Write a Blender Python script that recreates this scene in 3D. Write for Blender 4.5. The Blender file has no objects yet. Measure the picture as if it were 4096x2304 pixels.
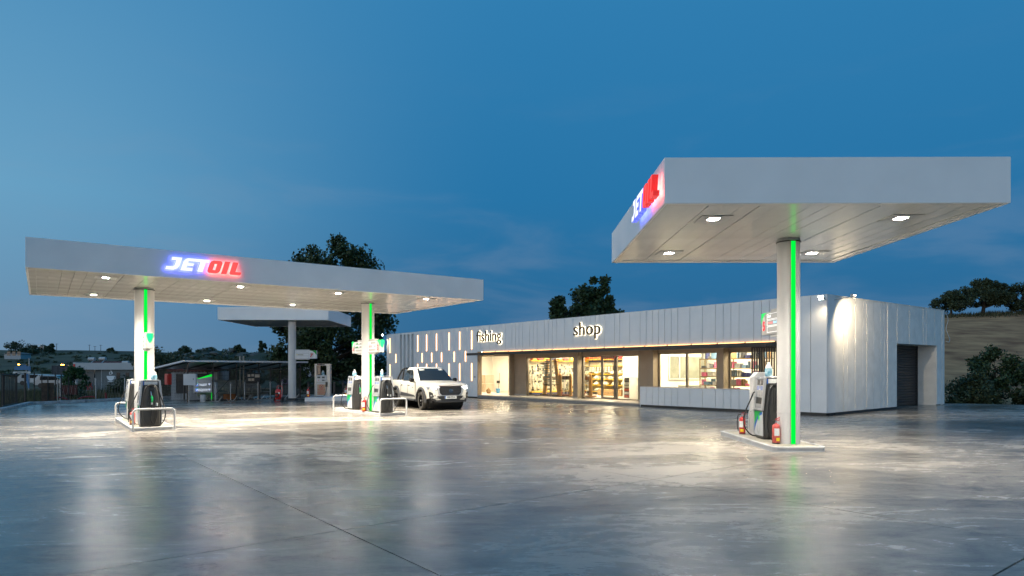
import bpy, bmesh, math, random
import numpy as np
from mathutils import Vector, Matrix, Euler
R = math.radians
PI = math.pi
rnd = random.Random(7)
nrnd = np.random.default_rng(11)

# ------------------------------------------------------------------ camera, sky, exposure
scene = bpy.context.scene
cam_data = bpy.data.cameras.new('camera')
cam = bpy.data.objects.new('camera', cam_data)
scene.collection.objects.link(cam)
scene.camera = cam
cam.location = (0, 0, 1.6)
cam.rotation_euler = (R(90), 0, 0)
cam_data.sensor_width = 36
cam_data.lens = 23.29
cam_data.shift_y = 0.0796
cam_data.clip_end = 6000

world = bpy.data.worlds.new('World')
scene.world = world
world.use_nodes = True

def build_sky(strength=1.0):
    nt = world.node_tree
    N = nt.nodes.new
    L = nt.links.new
    bg = nt.nodes['Background']
    tc = N('ShaderNodeTexCoord')
    nv = N('ShaderNodeVectorMath'); nv.operation = 'NORMALIZE'
    L(tc.outputs['Generated'], nv.inputs[0])
    sep = N('ShaderNodeSeparateXYZ'); L(nv.outputs[0], sep.inputs[0])
    def ramp(stops):
        r = N('ShaderNodeValToRGB')
        e = r.color_ramp.elements
        e[0].position, e[0].color = stops[0][0], (*stops[0][1], 1)
        e[1].position, e[1].color = stops[-1][0], (*stops[-1][1], 1)
        for p, c in stops[1:-1]:
            q = e.new(p); q.color = (*c, 1)
        L(sep.outputs['Z'], r.inputs[0])
        return r
    east = ramp([(0.0, (0.0262, 0.1181, 0.2319)), (.06, (0.0227, 0.1225, 0.2625)), (.25, (0.0184, 0.1531, 0.3369)), (.5, (0.0262, 0.1794, 0.3806)), (1, (0.0394, 0.1837, 0.3850))])
    west = ramp([(0.0, (0.1488, 0.2363, 0.3412)), (.06, (0.1269, 0.2450, 0.3762)), (.22, (0.1225, 0.3106, 0.4813)), (.5, (0.0630, 0.2345, 0.4331)), (1, (0.0438, 0.1925, 0.3937))])
    glow = ramp([(0.0, (1.35, 1.25, 1.10)), (.12, (1.10, 1.12, 1.14)), (.3, (.64, .78, .94)), (.6, (.18, .36, .58)), (1, (.06, .24, .47))])
    # the sun has set behind the camera to the left: azimuth factor towards (-.85, -.53)
    dp = N('ShaderNodeVectorMath'); dp.operation = 'DOT_PRODUCT'; dp.inputs[1].default_value = (-.85, -.53, 0)
    L(nv.outputs[0], dp.inputs[0])
    mw = N('ShaderNodeMapRange'); mw.interpolation_type = 'SMOOTHSTEP'
    mw.inputs[1].default_value = -.52; mw.inputs[2].default_value = .16
    L(dp.outputs['Value'], mw.inputs[0])
    mix = N('ShaderNodeMix'); mix.data_type = 'RGBA'
    L(mw.outputs[0], mix.inputs[0]); L(east.outputs[0], mix.inputs[6]); L(west.outputs[0], mix.inputs[7])
    mb = N('ShaderNodeMapRange'); mb.interpolation_type = 'SMOOTHSTEP'
    mb.inputs[1].default_value = .14; mb.inputs[2].default_value = .75
    L(dp.outputs['Value'], mb.inputs[0])
    mix2 = N('ShaderNodeMix'); mix2.data_type = 'RGBA'
    L(mb.outputs[0], mix2.inputs[0]); L(mix.outputs[2], mix2.inputs[6]); L(glow.outputs[0], mix2.inputs[7])
    # thin high cloud streaks, denser low in the west
    mp = N('ShaderNodeMapping'); mp.inputs['Scale'].default_value = (2.2, 2.2, 9.0)
    mp.inputs['Rotation'].default_value = (R(8), R(-10), 0)
    L(nv.outputs[0], mp.inputs[0])
    no = N('ShaderNodeTexNoise'); no.inputs['Scale'].default_value = 1.6; no.inputs['Detail'].default_value = 6
    no.inputs['Roughness'].default_value = .55; no.inputs['Distortion'].default_value = .4
    L(mp.outputs[0], no.inputs[0])
    cr = N('ShaderNodeMapRange'); cr.interpolation_type = 'SMOOTHSTEP'
    cr.inputs[1].default_value = .46; cr.inputs[2].default_value = .74
    L(no.outputs[0], cr.inputs[0])
    lo = N('ShaderNodeMapRange'); lo.inputs[1].default_value = .42; lo.inputs[2].default_value = .08
    L(sep.outputs['Z'], lo.inputs[0])
    m1 = N('ShaderNodeMath'); m1.operation = 'MULTIPLY'; L(cr.outputs[0], m1.inputs[0]); L(lo.outputs[0], m1.inputs[1])
    m2 = N('ShaderNodeMath'); m2.operation = 'MULTIPLY'; L(m1.outputs[0], m2.inputs[0]); m2.inputs[1].default_value = .30
    cloud = N('ShaderNodeMix'); cloud.data_type = 'RGBA'
    L(m2.outputs[0], cloud.inputs[0]); L(mix2.outputs[2], cloud.inputs[6]); cloud.inputs[7].default_value = (.20, .27, .37, 1)
    # dark below the horizon
    L(cloud.outputs[2], bg.inputs[0])
    bg.inputs[1].default_value = strength
build_sky(1.0)

vs = scene.view_settings
vs.view_transform = 'Standard'
vs.look = 'None'
vs.exposure = 0.2
vs.gamma = 1.0
vs.use_curve_mapping = False
scene.cycles.use_denoising = True
scene.cycles.max_bounces = 7
scene.cycles.diffuse_bounces = 3
scene.cycles.glossy_bounces = 4
scene.cycles.transparent_max_bounces = 12
scene.cycles.sample_clamp_indirect = 6.0
scene.cycles.caustics_reflective = False
scene.cycles.caustics_refractive = False

# lamp levels (radiance of the lit faces)
E_CANOPY = 880.0
P_SPOT = 1.0
E_CEIL = 80.0
E_STRIP = 7.0
E_FLOOD = 2400.0

# ------------------------------------------------------------------ helpers
GK = 0.0093
def gz(x):
    return GK * (x - 6)

MATS = {}
def mat(name, col, rough=.5, metal=0.0, var=.0, scale=3.0, bump=.0, bscale=40.0, emit=None, estr=0.0, rvar=0.0, spec=.5, coat=0.0, stretch=None, col2=None):
    if name in MATS:
        return MATS[name]
    m = bpy.data.materials.new(name)
    m.use_nodes = True
    nt = m.node_tree
    b = nt.nodes['Principled BSDF']
    b.inputs['Base Color'].default_value = (*col, 1)
    b.inputs['Roughness'].default_value = rough
    b.inputs['Metallic'].default_value = metal
    b.inputs['Specular IOR Level'].default_value = spec
    if coat:
        b.inputs['Coat Weight'].default_value = coat
        b.inputs['Coat Roughness'].default_value = .05
    if emit:
        b.inputs['Emission Color'].default_value = (*emit, 1)
        b.inputs['Emission Strength'].default_value = estr
    if var or bump or rvar:
        tc = nt.nodes.new('ShaderNodeTexCoord')
        mp = nt.nodes.new('ShaderNodeMapping')
        if stretch:
            mp.inputs['Scale'].default_value = stretch
        nt.links.new(tc.outputs['Object'], mp.inputs[0])
    if var or rvar:
        no = nt.nodes.new('ShaderNodeTexNoise')
        no.inputs['Scale'].default_value = scale
        no.inputs['Detail'].default_value = 5
        nt.links.new(mp.outputs[0], no.inputs[0])
        if var:
            rp = nt.nodes.new('ShaderNodeMix'); rp.data_type = 'RGBA'
            lo = tuple(max(0, c * (1 - var)) for c in col)
            hi = col2 if col2 else tuple(min(1, c * (1 + var)) for c in col)
            rp.inputs[6].default_value = (*lo, 1); rp.inputs[7].default_value = (*hi, 1)
            mr = nt.nodes.new('ShaderNodeMapRange'); mr.inputs[1].default_value = .3; mr.inputs[2].default_value = .7
            nt.links.new(no.outputs[0], mr.inputs[0])
            nt.links.new(mr.outputs[0], rp.inputs[0])
            nt.links.new(rp.outputs[2], b.inputs['Base Color'])
        if rvar:
            mr2 = nt.nodes.new('ShaderNodeMapRange')
            mr2.inputs[1].default_value = .3; mr2.inputs[2].default_value = .7
            mr2.inputs[3].default_value = max(.02, rough - rvar); mr2.inputs[4].default_value = min(1, rough + rvar)
            nt.links.new(no.outputs[0], mr2.inputs[0]); nt.links.new(mr2.outputs[0], b.inputs['Roughness'])
    if bump:
        n2 = nt.nodes.new('ShaderNodeTexNoise'); n2.inputs['Scale'].default_value = bscale; n2.inputs['Detail'].default_value = 4
        nt.links.new(mp.outputs[0], n2.inputs[0])
        bp = nt.nodes.new('ShaderNodeBump'); bp.inputs['Strength'].default_value = bump; bp.inputs['Distance'].default_value = .02
        nt.links.new(n2.outputs[0], bp.inputs['Height']); nt.links.new(bp.outputs[0], b.inputs['Normal'])
    MATS[name] = m
    return m

def emat(name, col, strength):
    if name in MATS:
        return MATS[name]
    m = bpy.data.materials.new(name); m.use_nodes = True
    nt = m.node_tree
    nt.nodes.remove(nt.nodes['Principled BSDF'])
    e = nt.nodes.new('ShaderNodeEmission')
    e.inputs[0].default_value = (*col, 1); e.inputs[1].default_value = strength
    nt.links.new(e.outputs[0], nt.nodes['Material Output'].inputs[0])
    MATS[name] = m
    return m

def glass_mat(name, tint=(.9, .95, .93), refl=.10):
    m = bpy.data.materials.new(name); m.use_nodes = True
    nt = m.node_tree
    nt.nodes.remove(nt.nodes['Principled BSDF'])
    t = nt.nodes.new('ShaderNodeBsdfTransparent'); t.inputs[0].default_value = (*tint, 1)
    g = nt.nodes.new('ShaderNodeBsdfGlossy'); g.inputs[1].default_value = .02
    fr = nt.nodes.new('ShaderNodeFresnel'); fr.inputs[0].default_value = 1.5
    mx = nt.nodes.new('ShaderNodeMixShader')
    nt.links.new(fr.outputs[0], mx.inputs[0]); nt.links.new(t.outputs[0], mx.inputs[1]); nt.links.new(g.outputs[0], mx.inputs[2])
    nt.links.new(mx.outputs[0], nt.nodes['Material Output'].inputs[0])
    MATS[name] = m
    return m

class MB:
    def __init__(s):
        s.v = []; s.f = []; s.m = []
    def face(s, pts, mi=0):
        n = len(s.v); s.v += [tuple(p) for p in pts]; s.f.append(tuple(range(n, n + len(pts)))); s.m.append(mi)
        return s
    def box(s, x0, x1, y0, y1, z0, z1, mi=0):
        n = len(s.v)
        s.v += [(x0, y0, z0), (x1, y0, z0), (x1, y1, z0), (x0, y1, z0), (x0, y0, z1), (x1, y0, z1), (x1, y1, z1), (x0, y1, z1)]
        for q in ((0, 3, 2, 1), (4, 5, 6, 7), (0, 1, 5, 4), (1, 2, 6, 5), (2, 3, 7, 6), (3, 0, 4, 7)):
            s.f.append(tuple(n + i for i in q)); s.m.append(mi)
        return s
    def hexa(s, p8, mi=0):
        n = len(s.v); s.v += [tuple(p) for p in p8]
        for q in ((0, 3, 2, 1), (4, 5, 6, 7), (0, 1, 5, 4), (1, 2, 6, 5), (2, 3, 7, 6), (3, 0, 4, 7)):
            s.f.append(tuple(n + i for i in q)); s.m.append(mi)
        return s
    def prism(s, poly, a, b, axis='y', mi=0):
        # poly in the two other axes, extruded along axis from a to b
        def P(u, w, t):
            return {'y': (u, t, w), 'x': (t, u, w), 'z': (u, w, t)}[axis]
        n = len(s.v); k = len(poly)
        s.v += [P(u, w, a) for u, w in poly] + [P(u, w, b) for u, w in poly]
        s.f.append(tuple(range(n + k - 1, n - 1, -1))); s.m.append(mi)
        s.f.append(tuple(range(n + k, n + 2 * k))); s.m.append(mi)
        for i in range(k):
            j = (i + 1) % k
            s.f.append((n + i, n + j, n + k + j, n + k + i)); s.m.append(mi)
        return s
    def cyl(s, p0, p1, r0, r1=None, n=12, mi=0, caps=True):
        r1 = r0 if r1 is None else r1
        p0 = Vector(p0); p1 = Vector(p1); d = (p1 - p0).normalized()
        a = d.orthogonal().normalized(); b = d.cross(a)
        k = len(s.v)
        for p, r in ((p0, r0), (p1, r1)):
            for i in range(n):
                t = 2 * PI * i / n
                s.v.append(tuple(p + a * (r * math.cos(t)) + b * (r * math.sin(t))))
        for i in range(n):
            j = (i + 1) % n
            s.f.append((k + i, k + j, k + n + j, k + n + i)); s.m.append(mi)
        if caps:
            s.f.append(tuple(range(k + n - 1, k - 1, -1))); s.m.append(mi)
            s.f.append(tuple(range(k + n, k + 2 * n))); s.m.append(mi)
        return s
    def tube(s, pts, r, n=8, mi=0, closed=False):
        pts = [Vector(p) for p in pts]
        k = len(s.v); m = len(pts)
        up = None
        for i, p in enumerate(pts):
            if closed:
                d = (pts[(i + 1) % m] - pts[i - 1]).normalized()
            else:
                d = (pts[min(i + 1, m - 1)] - pts[max(i - 1, 0)]).normalized()
            if up is None:
                a = d.orthogonal().normalized()
            else:
                a = (up - d * up.dot(d)).normalized()
            up = a; b = d.cross(a)
            rr = r[i] if isinstance(r, (list, tuple)) else r
            for j in range(n):
                t = 2 * PI * j / n
                s.v.append(tuple(p + a * (rr * math.cos(t)) + b * (rr * math.sin(t))))
        for i in range(m if closed else m - 1):
            i2 = (i + 1) % m
            for j in range(n):
                j2 = (j + 1) % n
                s.f.append((k + i * n + j, k + i * n + j2, k + i2 * n + j2, k + i2 * n + j)); s.m.append(mi)
        if not closed:
            s.f.append(tuple(range(k + n - 1, k - 1, -1))); s.m.append(mi)
            s.f.append(tuple(range(k + (m - 1) * n, k + m * n))); s.m.append(mi)
        return s
    def lathe(s, prof, n=16, c=(0, 0, 0), mi=0, sx=1, sy=1):
        k = len(s.v)
        for r, z in prof:
            for i in range(n):
                t = 2 * PI * i / n
                s.v.append((c[0] + r * sx * math.cos(t), c[1] + r * sy * math.sin(t), c[2] + z))
        for i in range(len(prof) - 1):
            for j in range(n):
                j2 = (j + 1) % n
                s.f.append((k + i * n + j, k + i * n + j2, k + (i + 1) * n + j2, k + (i + 1) * n + j)); s.m.append(mi)
        s.f.append(tuple(range(k + n - 1, k - 1, -1))); s.m.append(mi)
        q = k + (len(prof) - 1) * n
        s.f.append(tuple(range(q, q + n))); s.m.append(mi)
        return s
    def mesh(s, name, mats, smooth=None):
        me = bpy.data.meshes.new(name)
        me.from_pydata(s.v, [], s.f)
        for m in (mats if isinstance(mats, (list, tuple)) else [mats]):
            me.materials.append(m)
        if any(s.m):
            me.polygons.foreach_set('material_index', s.m)
        me.update()
        if smooth is not None:
            me.polygons.foreach_set('use_smooth', [True] * len(me.polygons))
            me.set_sharp_from_angle(angle=R(smooth))
        return me
    def build(s, name, mats, parent=None, smooth=None, bevel=0, loc=None, rot=None):
        return link(name, s.mesh(name, mats, smooth), parent, bevel, loc, rot)

def link(name, me, parent=None, bevel=0, loc=None, rot=None):
    o = bpy.data.objects.new(name, me)
    scene.collection.objects.link(o)
    if parent:
        o.parent = parent
    if loc is not None:
        o.location = loc
    if rot is not None:
        o.rotation_euler = rot
    if bevel:
        bv = o.modifiers.new('bevel', 'BEVEL'); bv.width = bevel; bv.segments = 2; bv.limit_method = 'ANGLE'; bv.angle_limit = R(40)
    return o

def tag(o, label, cat, group=None):
    o['label'] = label; o['category'] = cat
    if group:
        o['group'] = group
    return o

def struct(o, kind='structure'):
    o['kind'] = kind
    return o

def empty(name, loc, rz=0):
    o = bpy.data.objects.new(name, None)
    scene.collection.objects.link(o)
    o.location = loc; o.rotation_euler = (0, 0, rz)
    o.empty_display_size = .2
    return o

def thing(name, label, cat, loc=(0, 0, 0), rz=0, group=None):
    return tag(empty(name, loc, rz), label, cat, group)

def copy_tree(o, parent=None):
    c = o.copy(); scene.collection.objects.link(c)
    if parent:
        c.parent = parent
    for ch in list(o.children):
        copy_tree(ch, c)
    return c

class Frame:
    def __init__(s, x, y, a):
        s.x, s.y, s.a = x, y, a
    def w(s, lx, ly, z=None):
        X = s.x + lx * math.cos(s.a) - ly * math.sin(s.a)
        Y = s.y + lx * math.sin(s.a) + ly * math.cos(s.a)
        return Vector((X, Y, gz(X) if z is None else z))
    def g(s, lx, ly, off=0):
        v = s.w(lx, ly); v.z += off
        return v

BA = 0.6527
FB = Frame(10.515, 22.11, BA - PI / 2)            # shop: x along the facade (0 = right corner), y into the building
AA = 0.6185
FA = Frame(-1.061 - 13.76 * math.cos(AA), 24.68 - 13.76 * math.sin(AA), AA)   # long canopy, origin front left
FC = Frame(2.425, 10.54, -0.0084)                 # near canopy, origin front left
F7 = Frame(-16.6, 37.35, 0.03)                    # far canopy

def text_mesh(body, size=1.0, extrude=.0, shear=0.0, bold=0.0, res=3):
    cu = bpy.data.curves.new('t', 'FONT')
    cu.body = body; cu.size = size; cu.extrude = extrude; cu.shear = shear; cu.offset = bold; cu.resolution_u = res
    o = bpy.data.objects.new('t', cu); scene.collection.objects.link(o)
    dg = bpy.context.evaluated_depsgraph_get(); dg.update()
    me = bpy.data.meshes.new_from_object(o.evaluated_get(dg))
    bpy.data.objects.remove(o); bpy.data.curves.remove(cu)
    return me

def text_obj(name, body, size, mt, parent, loc, rot, extrude=.002, shear=0.0, bold=0.0, sx=1.0, align='l'):
    me = text_mesh(body, size, extrude, shear, bold)
    xs = [v.co.x for v in me.vertices] or [0]
    dx = {'l': -min(xs), 'c': -(min(xs) + max(xs)) / 2, 'r': -max(xs)}[align]
    for v in me.vertices:
        v.co.x = (v.co.x + dx) * sx
    me.materials.clear(); me.materials.append(mt)
    return link(name, me, parent, 0, loc, rot)

def letters(body, size, extrude, bold=0.0):
    """one mesh per character, already placed along x"""
    out = []
    for i, ch in enumerate(body):
        a = text_mesh(ch, size, extrude, 0, bold)
        p = text_mesh(body[:i + 1], size, extrude, 0, bold)
        off = max(v.co.x for v in p.vertices) - max(v.co.x for v in a.vertices)
        for v in a.vertices:
            v.co.x += off
        out.append((ch, a)); bpy.data.meshes.remove(p)
    return out

FRONT = (R(90), 0, 0)          # text on a face looking to local -y
LEFT = (R(90), 0, R(-90))      # text on a face looking to local -x
RIGHT = (R(90), 0, R(90))      # text on a face looking to local +x

# leaf clouds ---------------------------------------------------------------
def leaf_mesh(name, pts, size, mt, flat=.0, jitter=.5, aspect=.6):
    n = len(pts)
    pts = np.asarray(pts, dtype=np.float64)
    u = nrnd.normal(size=(n, 3)); u /= np.linalg.norm(u, axis=1, keepdims=True)
    w = nrnd.normal(size=(n, 3)); w[:, 2] += flat
    v = np.cross(u, w); v /= np.linalg.norm(v, axis=1, keepdims=True) + 1e-9
    s = size * (1 - jitter + 2 * jitter * nrnd.random(n))[:, None]
    u = u * s * .5; v = v * s * .5 * aspect
    quad = np.stack([pts - u, pts + v * 1.0 - u * .1, pts + u, pts - v * 1.0 - u * .1], axis=1).reshape(-1, 3)
    me = bpy.data.meshes.new(name)
    me.vertices.add(4 * n); me.vertices.foreach_set('co', quad.ravel())
    me.loops.add(4 * n); me.loops.foreach_set('vertex_index', np.arange(4 * n, dtype=np.int32))
    me.polygons.add(n); me.polygons.foreach_set('loop_start', np.arange(0, 4 * n, 4, dtype=np.int32))
    me.update(calc_edges=True); me.validate()
    me.materials.append(mt)
    return me

def clump_pts(c, r, n, shell=.45):
    d = nrnd.normal(size=(n, 3)); d /= np.linalg.norm(d, axis=1, keepdims=True)
    rad = (shell + (1 - shell) * nrnd.random(n)) ** .8
    return np.array(c) + d * rad[:, None] * np.array(r)

def leaf_mat(name, c0, c1, c2):
    m = bpy.data.materials.new(name); m.use_nodes = True
    nt = m.node_tree; b = nt.nodes['Principled BSDF']
    g = nt.nodes.new('ShaderNodeNewGeometry')
    r = nt.nodes.new('ShaderNodeValToRGB')
    e = r.color_ramp.elements
    e[0].color = (*c0, 1); e[1].color = (*c2, 1); e.new(.55).color = (*c1, 1)
    nt.links.new(g.outputs['Random Per Island'], r.inputs[0])
    nt.links.new(r.outputs[0], b.inputs['Base Color'])
    b.inputs['Roughness'].default_value = .55
    b.inputs['Specular IOR Level'].default_value = .35
    MATS[name] = m
    return m

# ------------------------------------------------------------------ materials
def concrete_mat():
    m = bpy.data.materials.new('polished_concrete'); m.use_nodes = True
    nt = m.node_tree; N = nt.nodes.new; L = nt.links.new
    b = nt.nodes['Principled BSDF']
    tc = N('ShaderNodeTexCoord')
    mp = N('ShaderNodeMapping'); mp.inputs['Rotation'].default_value = (0, 0, R(18)); mp.inputs['Scale'].default_value = (.42, 1.0, 1)
    L(tc.outputs['Object'], mp.inputs[0])
    def noise(scale, detail, rough, dist, src=mp):
        n = N('ShaderNodeTexNoise'); n.inputs['Scale'].default_value = scale; n.inputs['Detail'].default_value = detail
        n.inputs['Roughness'].default_value = rough; n.inputs['Distortion'].default_value = dist
        L(src.outputs[0], n.inputs[0]); return n
    a = noise(.30, 12, .60, 1.2)        # trowel clouds
    c = noise(1.3, 10, .72, 2.4)
    d = noise(11, 9, .8, 1.6)
    s1 = N('ShaderNodeMath'); s1.operation = 'MULTIPLY_ADD'; L(c.outputs[0], s1.inputs[0]); s1.inputs[1].default_value = .62; L(a.outputs[0], s1.inputs[2])
    s2 = N('ShaderNodeMath'); s2.operation = 'MULTIPLY_ADD'; L(d.outputs[0], s2.inputs[0]); s2.inputs[1].default_value = .34; L(s1.outputs[0], s2.inputs[2])
    rp = N('ShaderNodeValToRGB'); e = rp.color_ramp.elements
    e[0].position = .70; e[0].color = (.135, .123, .108, 1)
    e[1].position = 1.0; e[1].color = (.42, .378, .322, 1)
    q = e.new(.80); q.color = (.22, .199, .172, 1)
    q = e.new(.90); q.color = (.30, .272, .234, 1)
    s3 = N('ShaderNodeMath'); s3.operation = 'MULTIPLY'; L(s2.outputs[0], s3.inputs[0]); s3.inputs[1].default_value = .86
    L(s3.outputs[0], rp.inputs[0])
    # curved tyre marks: thin distorted rings, broken up by noise
    mt = N('ShaderNodeMapping'); mt.inputs['Location'].default_value = (-9.0, -31.0, 0); L(tc.outputs['Object'], mt.inputs[0])
    wv = N('ShaderNodeTexWave'); wv.wave_type = 'RINGS'; wv.rings_direction = 'Z'; wv.inputs['Scale'].default_value = .16; wv.inputs['Distortion'].default_value = 2.2
    wv.inputs['Detail'].default_value = 2; wv.inputs['Detail Scale'].default_value = .35; L(mt.outputs[0], wv.inputs[0])
    w1 = N('ShaderNodeMapRange'); w1.inputs[1].default_value = .955; w1.inputs[2].default_value = 1.0; L(wv.outputs[1], w1.inputs[0])
    brk = noise(.9, 5, .6, .6)
    w2 = N('ShaderNodeMapRange'); w2.inputs[1].default_value = .50; w2.inputs[2].default_value = .66; L(brk.outputs[0], w2.inputs[0])
    w3 = N('ShaderNodeMath'); w3.operation = 'MULTIPLY'; L(w1.outputs[0], w3.inputs[0]); L(w2.outputs[0], w3.inputs[1])
    w4 = N('ShaderNodeMath'); w4.operation = 'MULTIPLY'; L(w3.outputs[0], w4.inputs[0]); w4.inputs[1].default_value = .5
    tm = N('ShaderNodeMix'); tm.data_type = 'RGBA'; L(w4.outputs[0], tm.inputs[0]); L(rp.outputs[0], tm.inputs[6]); tm.inputs[7].default_value = (.045, .043, .042, 1)
    L(tm.outputs[2], b.inputs['Base Color'])
    rr = N('ShaderNodeMapRange'); rr.inputs[1].default_value = .82; rr.inputs[2].default_value = 1.16
    rr.inputs[3].default_value = .15; rr.inputs[4].default_value = .33
    L(s2.outputs[0], rr.inputs[0]); L(rr.outputs[0], b.inputs['Roughness'])
    b.inputs['Specular IOR Level'].default_value = .22
    h1 = noise(10.0, 9, .66, .9, tc)
    # Object output of tex coord
    for l in list(nt.links):
        if l.to_node == h1 and l.to_socket.name == 'Vector':
            nt.links.remove(l)
    L(tc.outputs['Object'], h1.inputs[0])
    bp = N('ShaderNodeBump'); bp.inputs['Strength'].default_value = .24; bp.inputs['Distance'].default_value = .02
    L(h1.outputs[0], bp.inputs['Height']); L(bp.outputs[0], b.inputs['Normal'])
    MATS['polished_concrete'] = m
    return m

M_CONC = concrete_mat()
M_FASCIA = mat('fascia_white', (.86, .86, .855), .38, var=.05, scale=.8, rvar=.06)
M_SOFFIT = mat('soffit_gloss', (.88, .87, .84), .18, 0.0, var=.06, scale=1.5, rvar=.05, bump=.02, bscale=3)
M_WHITE = mat('white_paint', (.52, .52, .515), .35, var=.05, scale=2)
M_COLUMN = mat('column_white', (.55, .545, .535), .38, var=.03, scale=2)
M_PANEL = mat('facade_panel', (.80, .80, .795), .42, var=.05, scale=1.2, rvar=.05, bump=.03, bscale=60)
M_STUCCO = mat('side_stucco', (.80, .785, .75), .7, var=.08, scale=2.5, bump=.35, bscale=45)
M_BLACK = mat('black_plastic', (.018, .018, .019), .42, var=.2, scale=8)
M_DARK = mat('dark_metal', (.022, .021, .020), .45, var=.15, scale=4)
M_GREY = mat('grey_metal', (.36, .37, .38), .35, .3, var=.08, scale=5)
M_SILVER = mat('silver_trim', (.55, .56, .57), .3, .6, var=.05, scale=5)
M_CHROME = mat('chrome', (.8, .8, .8), .08, 1.0, rvar=.03, scale=10)
M_TAUPE = mat('taupe_wall', (.30, .24, .175), .6, var=.07, scale=2, bump=.05, bscale=70)
M_FRAME = mat('window_frame', (.19, .165, .13), .35, .4, var=.06, scale=6)
M_TILE = mat('step_tile', (.45, .40, .34), .4, var=.1, scale=3)
M_TILEEDGE = mat('step_edge', (.23, .22, .21), .45, var=.12, scale=6)
M_INT = mat('interior_white', (.78, .75, .68), .6, var=.03, scale=1.5)
M_GREENL = emat('green_light', (.0, .93, .055), 1.0)
M_GREENP = mat('green_paint_glow', (.0, .42, .06), .35, var=.05, scale=8, emit=(0, .6, .08), estr=.25)  # emblem paint with a faint self-glow added to its colour
M_GREEND = mat('green_vinyl', (.0, .30, .04), .35, var=.05, scale=8)
M_BLUE = mat('blue_vinyl', (.015, .11, .45), .35, var=.05, scale=8)
M_RED = mat('extinguisher_red', (.50, .022, .018), .3, var=.12, scale=10, coat=.3)
M_REDFLAT = mat('red_vinyl', (.60, .02, .02), .4, var=.05, scale=9)
M_YELLOW = mat('yellow_sticker', (.75, .55, .02), .45, var=.05, scale=9)
M_RUBBER = mat('rubber', (.016, .016, .016), .55, var=.2, scale=12)
M_ISLTOP = mat('island_beige', (.33, .305, .25), .55, var=.1, scale=3, bump=.06, bscale=30)
M_GLASS = glass_mat('clear_glass')
M_LAMP = emat('canopy_lamp_lens', (1.0, .90, .74), E_CANOPY)
M_LAMPB = emat('near_canopy_lamp_lens', (1.0, .90, .74), E_CANOPY * .6)
M_WARM = emat('warm_led', (1.0, .50, .22), E_STRIP)
M_LEDGLOW = emat('led_glow_strip', (1.0, .62, .38), 1.25)
M_RUN = emat('led_run', (1.0, .50, .20), 4.0)
M_CEIL = emat('ceiling_lamp', (1.0, .83, .57), E_CEIL)
M_GALV = mat('galvanised', (.42, .44, .46), .35, .7, var=.15, scale=9)
M_WOOD = mat('timber', (.62, .33, .11), .5, var=.25, scale=5, stretch=(1, 1, .15))
M_LEAF = leaf_mat('leaf_dark', (.018, .035, .012), (.035, .062, .020), (.075, .105, .035))
M_LEAF2 = leaf_mat('leaf_olive', (.028, .040, .018), (.05, .07, .03), (.09, .11, .05))
M_BARK = mat('bark', (.055, .042, .03), .9, var=.3, scale=10, bump=.5, bscale=30)

# ------------------------------------------------------------------ ground, yard, hills
def sstep(a, b, t):
    t = np.clip((t - a) / (b - a), 0, 1)
    return t * t * (3 - 2 * t)

RIDGE_X = np.array([-420, -260, -201, -190, -180, -172, -165, -158, -148, -140, -131, -118, -108, -90, -60, 0, 200, 420.])
RIDGE_Z = np.array([7.5, 9.0, 9.4, 9.3, 8.9, 8.6, 9.0, 9.2, 9.0, 8.7, 8.4, 8.0, 7.7, 6.5, 4.0, 3.0, 3.0, 3.0])
ROCK_X = np.array([-110, -95, -84, -80, -77, -74, -72.3, -70, -68.5, -65.5, -63.6, -60.7, -57.9, -50, -40, -25])
ROCK_Z = np.array([2.5, 4.6, 5.5, 5.6, 6.3, 6.8, 6.95, 6.8, 6.7, 6.3, 5.8, 6.3, 6.4, 5.6, 4.2, 2.0])

def terr(x, y):
    base = -.42 + GK * (np.clip(x, -32, 26) - 6)
    fall = np.where(y < 262, sstep(95, 258, y), 1 - .25 * sstep(262, 420, y))
    zl = (np.interp(x, RIDGE_X, RIDGE_Z) + .4) * fall
    zl = zl + fall * .35 * np.sin(x * .21 + 1.3) * np.sin(y * .05)
    rk = np.interp(x, ROCK_X, ROCK_Z, left=0, right=0) * np.exp(-((y - 165) / 34.0) ** 2)
    rk = rk * (1 + .10 * np.sin(x * .9) * np.sin(y * .23 + 1))
    zr = (7.55 + .055 * (x - 38)) * sstep(33, 80, y - .10 * (x - 30)) * sstep(6, 26, x)
    return base + np.maximum(np.maximum(zl, rk), zr)

def grid_mesh(name, xs, ys, mt):
    X, Y = np.meshgrid(xs, ys)
    Z = terr(X, Y)
    nx, ny = len(xs), len(ys)
    v = np.stack([X, Y, Z], -1).reshape(-1, 3)
    i = np.arange((nx - 1) * (ny - 1)); r = i // (nx - 1); c = i % (nx - 1)
    a = r * nx + c
    f = np.stack([a, a + 1, a + nx + 1, a + nx], 1)
    me = bpy.data.meshes.new(name)
    me.vertices.add(len(v)); me.vertices.foreach_set('co', v.ravel())
    me.loops.add(f.size); me.loops.foreach_set('vertex_index', f.ravel().astype(np.int32))
    me.polygons.add(len(f)); me.polygons.foreach_set('loop_start', np.arange(0, f.size, 4, dtype=np.int32))
    me.update(calc_edges=True)
    me.polygons.foreach_set('use_smooth', [True] * len(me.polygons))
    me.materials.append(mt)
    return me

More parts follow.
